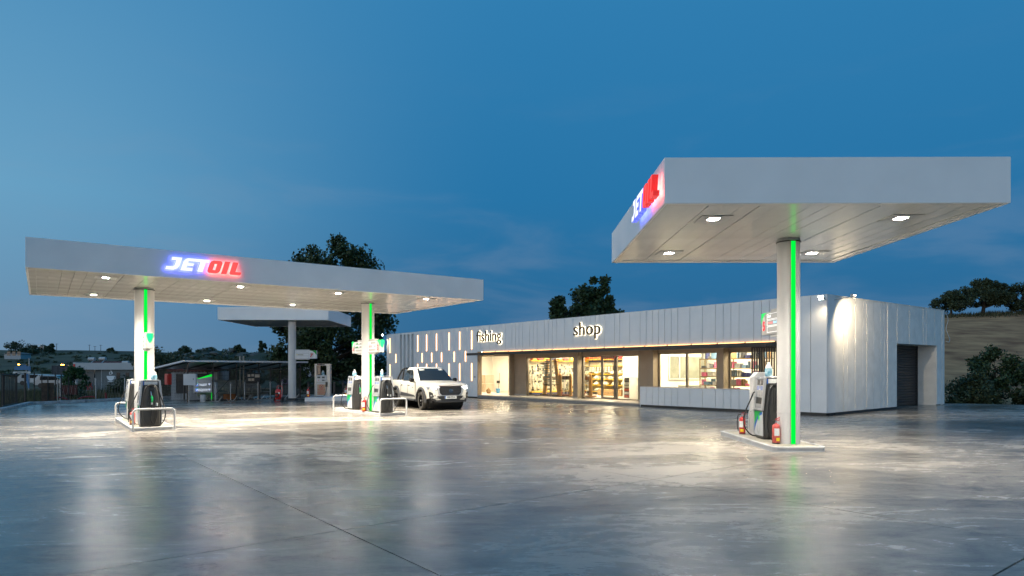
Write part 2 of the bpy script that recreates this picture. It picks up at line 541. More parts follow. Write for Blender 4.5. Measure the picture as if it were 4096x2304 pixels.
M_GRASSLAND = mat('dry_grassland', (.050, .058, .026), .95, var=.55, scale=.07, col2=(.105, .100, .050), bump=.4, bscale=2.0)
M_PLOUGH = mat('ploughed_field', (.50, .19, .07), .95, var=.45, scale=.8, col2=(.66, .31, .13), bump=.6, bscale=1.6, stretch=(.5, .8, 1))
xs = np.unique(np.concatenate([np.linspace(-1500, -300, 16), np.linspace(-300, -40, 130), np.linspace(-40, 12, 40), np.linspace(12, 400, 20), np.linspace(400, 1500, 10)]))
ys = np.unique(np.concatenate([np.linspace(-300, 20, 14), np.linspace(20, 100, 50), np.linspace(100, 300, 90), np.linspace(300, 2500, 24)]))
o = link('terrain', grid_mesh('terrain', xs, ys, M_GRASSLAND)); struct(o)
# the ploughed slope right of the shop lies 2 cm over the terrain sheet
me = grid_mesh('ploughed_field', np.linspace(13, 130, 60), np.linspace(31, 76, 60), M_PLOUGH)
for v in me.vertices:
    v.co.z += .03
o = link('ploughed_field', me); struct(o)

YARD = [(-6.0, -4), (26, -4), (26, 24), (21.0, 27.6), (17.5, 31), (-8.5, 51), (-22.6, 43.6), (-26.35, 36.3)]
def clip_poly(poly, conv):
    out = poly
    n = len(conv)
    for i in range(n):
        a = conv[i]; b = conv[(i + 1) % n]
        inp = out; out = []
        def side(p):
            return (b[0] - a[0]) * (p[1] - a[1]) - (b[1] - a[1]) * (p[0] - a[0])
        for j in range(len(inp)):
            p = inp[j]; q = inp[(j + 1) % len(inp)]
            sp, sq = side(p), side(q)
            if sp >= 0:
                out.append(p)
            if (sp >= 0) != (sq >= 0):
                t = sp / (sp - sq)
                out.append((p[0] + (q[0] - p[0]) * t, p[1] + (q[1] - p[1]) * t))
        if not out:
            return []
    return out

yard = empty('concrete_yard', (0, 0, 0)); struct(yard)
JX = [4.62 + 4.72 * i for i in range(-10, 6)]
JY = [-19.0 + 4.87 * i for i in range(-3, 11)]
GAP = .009
for i in range(len(JX) - 1):
    for j in range(len(JY) - 1):
        cell = [(JX[i] + GAP, JY[j] + GAP), (JX[i + 1] - GAP, JY[j] + GAP), (JX[i + 1] - GAP, JY[j + 1] - GAP), (JX[i] + GAP, JY[j + 1] - GAP)]
        cell = [tuple(FB.w(*c)[:2]) for c in cell]
        p = clip_poly(cell, YARD)
        if len(p) < 3:
            continue
        mb = MB(); k = len(p)
        mb.v = [(x, y, gz(x)) for x, y in p] + [(x, y, gz(x) - .12) for x, y in p]
        mb.f = [tuple(range(k))] + [(a, a + k, (a + 1) % k + k, (a + 1) % k) for a in range(k)]
        mb.m = [0] * len(mb.f)
        mb.build('concrete_slab', M_CONC, yard)
mb = MB(); mb.face([(x, y, gz(x) - .02) for x, y in YARD])
mb.build('joint_bed', mat('joint_filler', (.03, .03, .03), .9, var=.2), yard)

# kerb on the left
def seg_box(mb, p, q, w, z0, z1, mi=0):
    p = Vector((p[0], p[1])); q = Vector((q[0], q[1])); d = (q - p).normalized(); n = Vector((-d.y, d.x)) * (w / 2)
    a, b, c, e = p - n, q - n, q + n, p + n
    mb.hexa([(a.x, a.y, gz(a.x) + z0), (b.x, b.y, gz(b.x) + z0), (c.x, c.y, gz(c.x) + z0), (e.x, e.y, gz(e.x) + z0),
             (a.x, a.y, gz(a.x) + z1), (b.x, b.y, gz(b.x) + z1), (c.x, c.y, gz(c.x) + z1), (e.x, e.y, gz(e.x) + z1)], mi)
kerb = empty('kerb', (0, 0, 0)); struct(kerb)
KERB = [(-12, 7.6), (-23.1, 29.8), (-26.3, 36.2), (-24.7, 38.3), (-22.3, 43.4), (-17.0, 46.2)]
M_KERB = mat('kerb_limewash', (.42, .43, .44), .8, var=.35, scale=5, bump=.4, bscale=14)
for a, b in zip(KERB[:-1], KERB[1:]):
    L_ = (Vector(b) - Vector(a)).length; n = max(1, round(L_ / 1.6))
    for i in range(n):
        p = Vector(a).lerp(Vector(b), (i + .01) / n); q = Vector(a).lerp(Vector(b), (i + .99) / n)
        mb = MB(); seg_box(mb, p, q, .26 + rnd.uniform(-.02, .02), -.15, .14 + rnd.uniform(-.02, .02)); mb.build('kerb_stone', M_KERB, kerb, bevel=.02)

# ------------------------------------------------------------------ canopies
def strip_letters(parent, rot, base, h, sx=1.0):
    """JET OIL block letters, italic; base = local point of the lower left corner"""
    sh = .33
    J = [(0, 0), (.62, 0), (.86, .12), (1.0, .34), (1.0, 1), (.22, 1), (.22, .76), (.60, .76), (.60, .36), (.52, .26), (0, .26)]
    Eo = [(0, 0), (.92, 0), (.92, .24), (.40, .24), (.40, .40), (.88, .40), (.88, .62), (.40, .62), (.40, .77), (1.02, .77), (1.02, .0001 + .77), (1.32, .77), (1.32, 0), (1.76, 0), (1.76, .77), (2.02, .77), (2.02, 1), (.30, 1), (.10, .90), (0, .70)]
    Oo = [(.22, 0), (.78, 0), (.93, .07), (1.0, .22), (1.0, .78), (.93, .93), (.78, 1), (.22, 1), (.07, .93), (0, .78), (0, .22), (.07, .07)]
    Oi = [(.38, .24), (.38, .76), (.62, .76), (.62, .24)]
    I = [(0, 0), (.42, 0), (.42, 1), (0, 1)]
    Ll = [(.12, 0), (.92, 0), (.92, .22), (.42, .22), (.42, 1), (0, 1), (0, .12)]
    glyphs = [('letter_j', J, None, 0, 0), ('letter_et', Eo, None, 1.16, 0), ('letter_o', Oo, Oi, 3.28, 1), ('letter_i', I, None, 4.46, 1), ('letter_l', Ll, None, 5.14, 1)]
    mats = [[emat('sign_white_face', (.72, .76, 1.0), 1.35), emat('sign_blue_halo', (.10, .13, 1.0), 9.0), mat('sign_blue_edge', (.03, .06, .55), .35, var=.05, emit=(.15, .2, 1), estr=.8)],
            [emat('sign_red_face', (1.0, .085, .085), 1.15), emat('sign_red_halo', (1.0, .16, .14), 9.0), mat('sign_red_edge', (.55, .01, .01), .35, var=.05, emit=(1, .05, .05), estr=.5)]]
    for nm, out, hole, ox, mi in glyphs:
        bm = bmesh.new()
        def ring(pts, z):
            return [bm.verts.new(((x + ox + y * sh) * h * .78 * sx, y * h, z)) for x, y in pts]
        D0, D1 = .07, .17
        if hole is None:
            a = ring(out, D1); b = ring(out, D0)
            f = bm.faces.new(a); f.material_index = 0
            g = bm.faces.new(list(reversed(b))); g.material_index = 1
            n = len(a)
            for i in range(n):
                f = bm.faces.new((b[i], b[(i + 1) % n], a[(i + 1) % n], a[i])); f.material_index = 2
        else:
            # outer ring bridged to inner ring by quads/tris on four sides
            n = len(out)
            a = ring(out, D1); b = ring(out, D0); ia = ring(hole, D1); ib = ring(hole, D0)
            near = [min(range(4), key=lambda k: (hole[k][0] - p[0]) ** 2 + (hole[k][1] - p[1]) ** 2) for p in out]
            for i in range(n):
                j = (i + 1) % n
                for (A_, I_, m_) in ((a, ia, 0), (b, ib, 1)):
                    vs_ = [A_[i], A_[j], I_[near[j]]] + ([I_[near[i]]] if near[i] != near[j] else [])
                    if m_:
                        vs_.reverse()
                    f = bm.faces.new(vs_); f.material_index = m_
                f = bm.faces.new((b[i], b[j], a[j], a[i])); f.material_index = 2
            for i in range(4):
                j = (i + 1) % 4
                f = bm.faces.new((ib[i], ib[j], ia[j], ia[i])); f.material_index = 2
        bmesh.ops.recalc_face_normals(bm, faces=bm.faces)
        me = bpy.data.meshes.new(nm); bm.to_mesh(me); bm.free()
        for m_ in mats[mi]:
            me.materials.append(m_)
        link(nm, me, parent, 0, base, rot)

def canopy(label, fr, L, W, zb, t, columns, lamps, lamp_rot=0, lit=True, strips=True, pitch=.285, group='forecourt canopies', soff=None, watts=600, lens=.088, lamp_m=None, cone=144):
    root = thing('petrol_canopy', label, 'canopy', (fr.x, fr.y, 0), fr.a, group)
    T = .05
    soff = soff or M_SOFFIT
    for nm, b in (('front', (0, L, 0, T)), ('back', (0, L, W - T, W)), ('left', (0, T, T + .001, W - T - .001)), ('right', (L - T, L, T + .001, W - T - .001))):
        MB().box(b[0], b[1], b[2], b[3], zb, zb + t).build('fascia_panel', M_FASCIA, root, bevel=.006)
    MB().box(T, L - T, T, W - T, zb + t - .12, zb + t - .08).build('roof_sheet', M_GREY, root)
    # soffit rim and planks
    rim = .16
    for b in ((T, L - T, T, T + rim), (T, L - T, W - T - rim, W - T), (T, T + rim, T + rim, W - T - rim), (L - T - rim, L - T, T + rim, W - T - rim)):
        MB().box(b[0], b[1], b[2], b[3], zb + .012, zb + .05).build('soffit_trim', soff, root)
    x0, x1 = T + rim, L - T - rim
    n = round((x1 - x0) / pitch); w = (x1 - x0) / n
    me = MB().box(.004, w - .004, T + rim + .003, W - T - rim - .003, zb + .03, zb + .06).mesh('soffit_plank', soff)
    for i in range(n):
        link('soffit_plank', me, root, 0, (x0 + i * w, 0, rnd.uniform(-.0015, .0015)), (rnd.uniform(-.0008, .0008), rnd.uniform(-.0018, .0018), 0))
    MB().box(x0, x1, T + rim, W - T - rim, zb + .075, zb + .10).build('soffit_backing', M_WHITE, root)
    for (lx, ly) in lamps:
        lm = MB()
        for b in ((-.27, .27, -.27, -lens - .006), (-.27, .27, lens + .006, .27), (-.27, -lens - .006, -lens - .006, lens + .006), (lens + .006, .27, -lens - .006, lens + .006)):
            lm.box(b[0], b[1], b[2], b[3], zb + .016, zb + .028)
        ob = lm.build('lamp_plate', M_WHITE, root, loc=(lx, ly, 0), rot=(0, 0, lamp_rot))
        MB().box(-lens, lens, -lens, lens, zb + .0205, zb + .027).build('lens', (lamp_m or M_LAMP) if lit else M_GREY, ob)
        if lit:
            sp = bpy.data.lights.new('lamp_beam', 'SPOT'); sp.energy = P_SPOT * watts * .92; sp.color = (1.0, .90, .74)
            sp.spot_size = R(cone); sp.spot_blend = .6; sp.shadow_soft_size = .10
            so = bpy.data.objects.new('lamp_beam', sp); scene.collection.objects.link(so); so.parent = ob; so.location = (0, 0, zb - .03)
    for (cx, cy, r, z0, strip_gaps) in columns:
        col = MB().cyl((0, 0, z0), (0, 0, zb + .02), r, n=40).build('column', M_COLUMN, root, smooth=40, loc=(cx, cy, 0))
        MB().lathe([(r + .004, zb - .05), (r + .022, zb - .045), (r + .022, zb - .03), (r + .004, zb - .025)], 40).build('collar', M_DARK, col, smooth=40)
        MB().lathe([(r + .001, z0 + .62), (r + .005, z0 + .622), (r + .005, z0 + .634), (r + .001, z0 + .636)], 40).build('joint_ring', M_WHITE, col, smooth=40)
        if strips:
            zz = z0 + .01
            for ga, gb in list(strip_gaps) + [(zb - .03, None)]:
                MB().box(-.046, .046, -r - .012, -r + .02, zz, ga).build('light_strip', M_GREENL, col)
                MB().box(-.056, -.0465, -r - .014, -r + .02, zz, ga).box(.0465, .056, -r - .014, -r + .02, zz, ga).build('strip_channel', M_GREY, col)
                if gb:
                    zz = gb
    return root

A_ZB, C_ZB = 4.18, 4.24
canA = canopy('long white forecourt canopy on two columns over pumps three and four, red and blue lettering', FA, 13.76, 7.59, A_ZB, .772,
    [(3.02, 3.35, .283, gz(-11.9) + .09, ((2.22, 2.72),)), (10.64, 3.40, .245, gz(-5.5) + .09, ((2.22, 2.72),))],
    [(1.82, 1.25), (1.82, 6.5), (5.43, 1.2), (5.43, 6.35), (8.58, 1.1), (8.58, 6.1), (11.9, 1.0), (11.9, 6.0)], watts=1500, lens=.072)
canB = canopy('near white forecourt canopy on one column beside the pump numbered five', FC, 5.48, 5.885, C_ZB, .734,
    [(3.215, 3.06, .222, gz(5.6) + .09, ())], [(1.13, 1.2), (1.13, 4.62), (4.4, 1.15), (4.4, 4.65)], watts=560, lamp_m=M_LAMPB, cone=134)
M_SOFFDIM = mat('soffit_dim', (.30, .30, .31), .3, var=.06, scale=1.5)  # darker copy of the soffit, the unlit look put into its colour
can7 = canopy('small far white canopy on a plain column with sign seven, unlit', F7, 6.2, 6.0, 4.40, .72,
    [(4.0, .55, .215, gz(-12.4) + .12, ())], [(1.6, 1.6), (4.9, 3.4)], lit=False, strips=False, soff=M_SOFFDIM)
# flared foot of the far column
colf = [c for c in can7.children if c.name.startswith('column')][0]
MB().lathe([(.36, gz(-12.4)), (.34, gz(-12.4) + .06), (.225, gz(-12.4) + .13)], 12).build('column_foot', M_DARK, colf)

sgn = thing('illuminated_sign', 'glowing white and red JETOIL letters on the long canopy front', 'sign', FA.w(3.13, 0, 4.385), FA.a, 'JETOIL fascia signs')
strip_letters(sgn, FRONT, (0, 0, 0), .36, 1.168)
sgn = thing('illuminated_sign', 'glowing JETOIL letters seen edge-on, on the near canopy side', 'sign', FC.w(0, 2.05, 4.39), FC.a, 'JETOIL fascia signs')
strip_letters(sgn, LEFT, (0, 0, 0), .35, 1.2)

# ------------------------------------------------------------------ pump islands, hoops
def rrect(x0, x1, y0, y1, r, n=5):
    pts = []
    for cx, cy, a0 in ((x1 - r, y1 - r, 0), (x0 + r, y1 - r, 90), (x0 + r, y0 + r, 180), (x1 - r, y0 + r, 270)):
        for i in range(n + 1):
            t = R(a0 + 90 * i / n)
            pts.append((cx + r * math.cos(t), cy + r * math.sin(t)))
    return pts

def island(label, fr, x0, x1, y0, y1, h=.10):
    c = fr.w((x0 + x1) / 2, (y0 + y1) / 2)
    t = thing('pump_island', label, 'kerb island', c, fr.a, 'pump islands')
    hx, hy = (x1 - x0) / 2, (y1 - y0) / 2
    out = rrect(-hx, hx, -hy, hy, .10); inn = rrect(-hx + .05, hx - .05, -hy + .05, hy - .05, .07)
    lip = rrect(-hx - .012, hx + .012, -hy - .012, hy + .012, .11)
    mb = MB(); n = len(out)
    rings = [[(x, y, -.05) for x, y in out], [(x, y, h - .03) for x, y in out], [(x, y, h - .028) for x, y in lip], [(x, y, h - .004) for x, y in lip], [(x, y, h + .006) for x, y in out], [(x, y, h + .004) for x, y in inn], [(x, y, h - .012) for x, y in inn]]
    for rg in rings:
        mb.v += rg
    for k in range(len(rings) - 1):
        for i in range(n):
            j = (i + 1) % n
            mb.f.append((k * n + i, k * n + j, (k + 1) * n + j, (k + 1) * n + i)); mb.m.append(0)
    mb.build('kerb_rim', mat('kerb_white', (.47, .47, .47), .5, var=.12, scale=5, bump=.1, bscale=25), t, smooth=35)
    MB().prism(rrect(-hx + .05, hx - .05, -hy + .05, hy - .05, .07), -.04, h - .006, 'z').build('top_slab', M_ISLTOP, t)
    return t

def arc(cx, cz, r, a0, a1, n=6):
    return [(cx + r * math.cos(R(a0 + (a1 - a0) * i / n)), cz + r * math.sin(R(a0 + (a1 - a0) * i / n))) for i in range(n + 1)]

def hoop(label, fr, x0, x1, y, h=.62):
    c = fr.w((x0 + x1) / 2, y)
    w = (x1 - x0) / 2; r = .11
    pts = [(-w, 0, -.05)] + [(x, 0, z) for x, z in arc(-w + r, h - r, r, 180, 90)] + [(x, 0, z) for x, z in arc(w - r, h - r, r, 90, 0)] + [(w, 0, -.05)]
    o = MB().tube(pts, .030, 14).build('guard_hoop', M_WHITE, None, smooth=60, loc=c, rot=(0, 0, fr.a))
    MB().cyl((-w, 0, 0), (-w, 0, .012), .055, n=14).cyl((w, 0, 0), (w, 0, .012), .055, n=14).build('base_flange', M_WHITE, o)
    tag(o, label, 'guard rail', 'guard hoops at the island ends')
    return o

island('white kerbed pump island farthest left, with guard hoops at both ends', FA, 2.42, 3.52, .85, 5.9)
island('white kerbed pump island beside the white pickup truck', FA, 10.36, 11.44, 1.75, 6.3)
island('white kerbed pump island under the near canopy without guard hoops', FC, 2.63, 3.65, 2.33, 5.75, .10)
hoop('white tubular guard hoop in front of the farthest left pump', FA, 2.44, 3.50, .72)
hoop('white tubular guard hoop behind the red extinguisher on the farthest left island', FA, 2.44, 3.50, 6.05)
hoop('white tubular guard hoop nearest the white pickup truck', FA, 10.36, 11.42, 1.66)
hoop('white tubular guard hoop at the far end of the truck-side island', FA, 10.36, 11.42, 6.35)

# ------------------------------------------------------------------ fuel pumps
M_PUMPGREY = mat('pump_grey', (.42, .43, .43), .32, .35, var=.06, scale=6)
M_PUMPDARK = mat('pump_charcoal', (.028, .029, .029), .38, var=.15, scale=6, bump=.03, bscale=120)
M_SCREEN = mat('screen_grey', (.10, .105, .105), .12, var=.1, scale=20)
M_LCD = mat('price_display', (.16, .20, .30), .15, var=.1, scale=20, emit=(.25, .32, .6), estr=.35)
M_LABEL = mat('paper_label', (.62, .64, .63), .5, var=.12, scale=40)
M_PUMPWHITE = mat('pump_white', (.52, .53, .54), .3, var=.04, scale=4)
M_DROP = mat('droplet_grey', (.42, .44, .44), .35, var=.05, scale=4)

def pump(label, fr, lx, ly, nozzle_col, hoses=True, base=.095):
    t = thing('fuel_pump', label, 'fuel pump', fr.g(lx, ly, base), fr.a, 'fuel pumps')
    H, D = 1.34, .24
    # profile in x,z: half width at heights
    prof = [(-.255, 0), (.255, 0), (.275, .06), (.285, .62), (.285, .66), (.225, H - .02), (.205, H), (-.205, H), (-.225, H - .02), (-.285, .66), (-.285, .62), (-.275, .06)]
    MB().prism(prof, -D, D, 'y').build('body', M_PUMPDARK, t, bevel=.012)
    MB().prism([(-.26, .0), (.26, .0), (.26, .05), (-.26, .05)], -D + .01, D - .01, 'y').build('plinth', M_BLACK, t)
    MB().box(-.215, .215, -D - .012, D + .012, H - .005, H + .018).build('top_cap', M_SILVER, t, bevel=.008)
    for s in (-1, 1):
        # sloped display bezel
        def P(u, z, off=0.0):   # u along y, z along height of sloped face
            tt = (z - .62) / (H - .62)
            x = .285 + (.218 - .285) * tt + off
            return (s * x, u, z)
        def slab(y0, y1, z0, z1, o0, o1):
            mb = MB()
            mb.hexa([P(y0, z0, o0), P(y1, z0, o0), P(y1, z0, o1), P(y0, z0, o1), P(y0, z1, o0), P(y1, z1, o0), P(y1, z1, o1), P(y0, z1, o1)])
            return mb
        bz = MB()
        for (y0, y1, z0, z1) in ((-D - .006, -D + .035, .62, H), (D - .035, D + .006, .62, H), (-D + .035, D - .035, H - .04, H), (-D + .035, D - .035, .62, .67)):
            m_ = slab(y0, y1, z0, z1, -.02, .035); n0 = len(bz.v); bz.v += m_.v; bz.f += [tuple(q + n0 for q in f) for f in m_.f]; bz.m += m_.m
        bez = bz.build('bezel', M_SILVER, t, bevel=.006)
        slab(-D + .035, D - .035, .90, H - .04, -.01, .018).build('display_panel', M_PUMPGREY, bez)
        slab(-.17, -.02, 1.17, 1.28, .0, .022).build('screen', M_SCREEN, bez)
        slab(.02, .17, 1.17, 1.28, .0, .022).build('screen', M_SCREEN, bez)
        slab(-.17, -.03, 1.06, 1.15, .0, .022).build('price_display', M_LCD, bez)
        slab(.03, .17, 1.06, 1.15, .0, .022).build('price_display', M_LCD, bez)
        for yy in (-.13, 0, .13):
            slab(yy - .035, yy + .035, .93, 1.03, .0, .024).build('keypad', M_GREY, bez)
        slab(-D + .035, D - .035, .67, .90, -.05, -.012).build('card_recess', M_BLACK, bez)
        slab(-D + .05, D - .05, .675, .76, -.03, .01).build('card_shelf', M_GREY, bez)
        # lower printed panel
        x1 = s * .292
        lp = MB().prism([(s * .262, .07), (x1 - s * .004, .07), (x1, .12), (x1, .605), (s * .262, .605)], -D + .004, D - .004, 'y').build('lower_panel', M_PUMPWHITE, t)
        xo = x1 + s * .003
        def flat(poly, m_, nm, off):
            pts = [(x1 + s * off, y * (1 if s < 0 else -1), z) for y, z in poly]
            MB().face(pts if s > 0 else list(reversed(pts))).build(nm, m_, lp)
        yL, yR = D - .01, -D + .01     # yL is the left edge as seen from outside on the -x face
        arcp = [(D - .01 - (2 * D - .02) * k / 10, .14 + .40 * math.sin(R(90 * k / 10)) ** .8) for k in range(11)]
        arcb = [(D - .01 - (2 * D - .02) * k / 10, .27 + .32 * math.sin(R(90 * k / 10)) ** .75) for k in range(11)]
        flat([(yL, .60)] + arcb + [(yR, .60)], M_GREEND, 'green_field', .003)
        flat(arcb + list(reversed(arcp)), M_BLUE, 'blue_band', .0045)
        leaf = [(-.04 + .045 * math.cos(R(a)), .46 + .075 * math.sin(R(a))) for a in range(0, 360, 30)]
        flat(leaf, M_GREENP, 'leaf_emblem', .006)
        drop = [(-.02 - .10 * math.cos(R(a)), .20 + .10 * math.sin(R(a))) for a in range(200, 380, 18)] + [(-.12, .40), (-.10, .42), (-.08, .40), (-.085, .25), (-.05, .17), (.0, .17), (.03, .22), (.02, .28), (.05, .29)]
        flat(drop, M_DROP, 'droplet_emblem', .0055)
        # hose side: domed black shroud, nozzle boot, nozzle, hose
        yy = s * D
        sh = [(-.235, .03), (.235, .03), (.245, .10), (.240, .60), (.17, 1.12), (.12, 1.19), (-.12, 1.19), (-.17, 1.12), (-.240, .60), (-.245, .10)]
        inn = [(x * .82, .08 + (z - .03) * .90) for x, z in sh]
        mb = MB(); n = len(sh)
        mb.v = [(x, yy, z) for x, z in sh] + [(x * .97, yy + s * .03, z * .985 + .01) for x, z in sh] + [(x, yy + s * .055, z) for x, z in inn]
        for k in range(2):
            for i in range(n):
                j = (i + 1) % n
                mb.f.append((k * n + i, k * n + j, (k + 1) * n + j, (k + 1) * n + i)); mb.m.append(0)
        mb.f.append(tuple(range(2 * n, 3 * n))); mb.m.append(0)
        shr = mb.build('hose_shroud', M_PUMPDARK, t, smooth=50)
        MB().box(-.05, .05, yy + s * .05, yy + s * .068, .78, 1.06).build('nozzle_boot', M_BLACK, shr)
        MB().box(-.075, -.05, yy + s * .045, yy + s * .085, .64, 1.09).box(.05, .075, yy + s * .045, yy + s * .085, .64, 1.09).box(-.05, .05, yy + s * .045, yy + s * .085, 1.06, 1.09).build('boot_frame', M_PUMPDARK, shr)
        yo = yy + s * .085
        MB().tube([(-.005, yo - s * .02, 1.02), (.0, yo, .95), (.012, yo + s * .015, .88)], [.010, .012, .015], 8).build('nozzle_spout', M_CHROME, shr, smooth=60)
        MB().tube([(.01, yo + s * .012, .90), (.015, yo + s * .03, .85), (.02, yo + s * .035, .80), (.018, yo + s * .02, .70)], [.02, .032, .028, .018], 10).build('nozzle_grip', nozzle_col, shr, smooth=60)
        MB().cyl((.018, yo + s * .015, .64), (.018, yo + s * .015, .70), .022, n=10).build('hose_swivel', M_LABEL, shr, smooth=60)
        MB().cyl((.15, yy + s * .05, .60), (.15, yy + s * .06, .68), .030, n=10).build('breakaway_coupling', M_LABEL, shr, smooth=60)
        MB().box(-.085, .085, yy + s * .03, yy + s * .10, 1.165, 1.205).build('hose_guide', M_BLACK, shr, bevel=.01)
        MB().box(-.17, .17, yy + s * .001, yy + s * .006, 1.215, 1.31).build('info_label', M_LABEL, t)
        MB().box(-.20, -.172, yy + s * .001, yy + s * .007, 1.20, 1.315).build('blue_label', M_BLUE, t)
        if hoses:
            yh = yy + s * .085
            def hose(pts):
                sm = []
                P_ = [Vector(p) for p in pts]
                for i in range(len(P_) - 1):
                    p0 = P_[max(i - 1, 0)]; p1 = P_[i]; p2 = P_[i + 1]; p3 = P_[min(i + 2, len(P_) - 1)]
                    for k in range(6):
                        u = k / 6
                        sm.append(.5 * ((2 * p1) + (p2 - p0) * u + (2 * p0 - 5 * p1 + 4 * p2 - p3) * u * u + (3 * p1 - p0 - 3 * p2 + p3) * u ** 3))
                sm.append(P_[-1]); return sm
            a = hose([(.018, yo + s * .015, .64), (.02, yh + s * .02, .45), (-.02, yh + s * .04, .22), (.10, yh + s * .05, .03), (.25, yh + s * .05, .06), (.36, yh + s * .04, .28), (.34, yh + s * .03, .55), (.25, yh + s * .02, .85), (.17, yh + s * .01, 1.10), (.06, yh + s * .01, 1.21), (-.08, yh + s * .01, 1.19), (-.17, yh + s * .01, 1.02), (-.22, yh + s * .03, .65), (-.24, yh + s * .05, .30), (-.14, yh + s * .06, .05), (.02, yh + s * .06, .035), (.12, yh + s * .05, .2), (.15, yy + s * .06, .60)])
            if s > 0:
                a = [Vector((-p.x * (1.35 if p.x > .2 else 1.0), p.y, p.z)) for p in a]
            MB().tube(a, .0155, 8).build('hose', M_RUBBER, t, smooth=60)
    return t

M_NOZGREEN = mat('nozzle_green', (.0, .36, .10), .4, var=.05, scale=20)
M_NOZBLACK = mat('nozzle_black', (.03, .03, .03), .4, var=.05, scale=20)
pump('dark fuel pump with green nozzle behind the front hoop, farthest left island', FA, 2.94, 1.40, M_NOZGREEN)
pump('dark fuel pump behind the column on the farthest left island', FA, 2.94, 4.75, M_NOZGREEN)
pump('dark fuel pump right beside the pickup truck, metal nozzle', FA, 10.76, 2.25, M_NOZBLACK)
pump('dark fuel pump behind column four with a green nozzle', FA, 10.74, 4.80, M_NOZGREEN)
pump('dark fuel pump with droplet print under the near canopy', FC, 3.24, 4.02, M_NOZBLACK, base=.092)

# hoses swung out on the left of the near pump
def smooth_path(pts, k=7):
    P_ = [Vector(p) for p in pts]; sm = []
    for i in range(len(P_) - 1):
        p0 = P_[max(i - 1, 0)]; p1 = P_[i]; p2 = P_[i + 1]; p3 = P_[min(i + 2, len(P_) - 1)]
        for q in range(k):
            u = q / k
            sm.append(.5 * ((2 * p1) + (p2 - p0) * u + (2 * p0 - 5 * p1 + 4 * p2 - p3) * u * u + (3 * p1 - p0 - 3 * p2 + p3) * u ** 3))
    sm.append(P_[-1]); return sm

# white service pillar behind the near pump
t = thing('service_pillar', 'tall white sheet-metal service pillar behind the near pump', 'pillar', FC.g(3.28, 4.78, .09), FC.a)
MB().prism([(-.22, 0), (.22, 0), (.22, 1.45), (-.12, 1.45), (-.22, 1.33)], -.13, .13, 'y').build('casing', M_WHITE, t, bevel=.008)
MB().box(-.23, .23, -.14, .14, 0, .04).build('foot_plate', M_WHITE, t)
MB().tube(smooth_path([(-.24, -.05, .55), (-.27, -.05, .56), (-.29, -.06, .50), (-.30, -.06, .02)]), .018, 8).build('drain_pipe', M_WHITE, t, smooth=60)

# ------------------------------------------------------------------ number signs on the columns
M_SIGNW = mat('sign_white', (.30, .295, .28), .4, var=.03, scale=5, emit=(1, .96, .9), estr=.06)
M_SIGNB = mat('sign_border', (.7, .7, .7), .4, var=.03, emit=(1, 1, 1), estr=.4)
M_SIGNN = mat('sign_red_number', (.75, .02, .03), .4, var=.03, emit=(1, .03, .03), estr=.35)
M_SIGNG = mat('sign_green', (.0, .55, .10), .4, var=.03, emit=(0, .8, .12), estr=.30)
M_SIGND = mat('sign_disc_grey', (.40, .40, .40), .35, var=.15, scale=2)

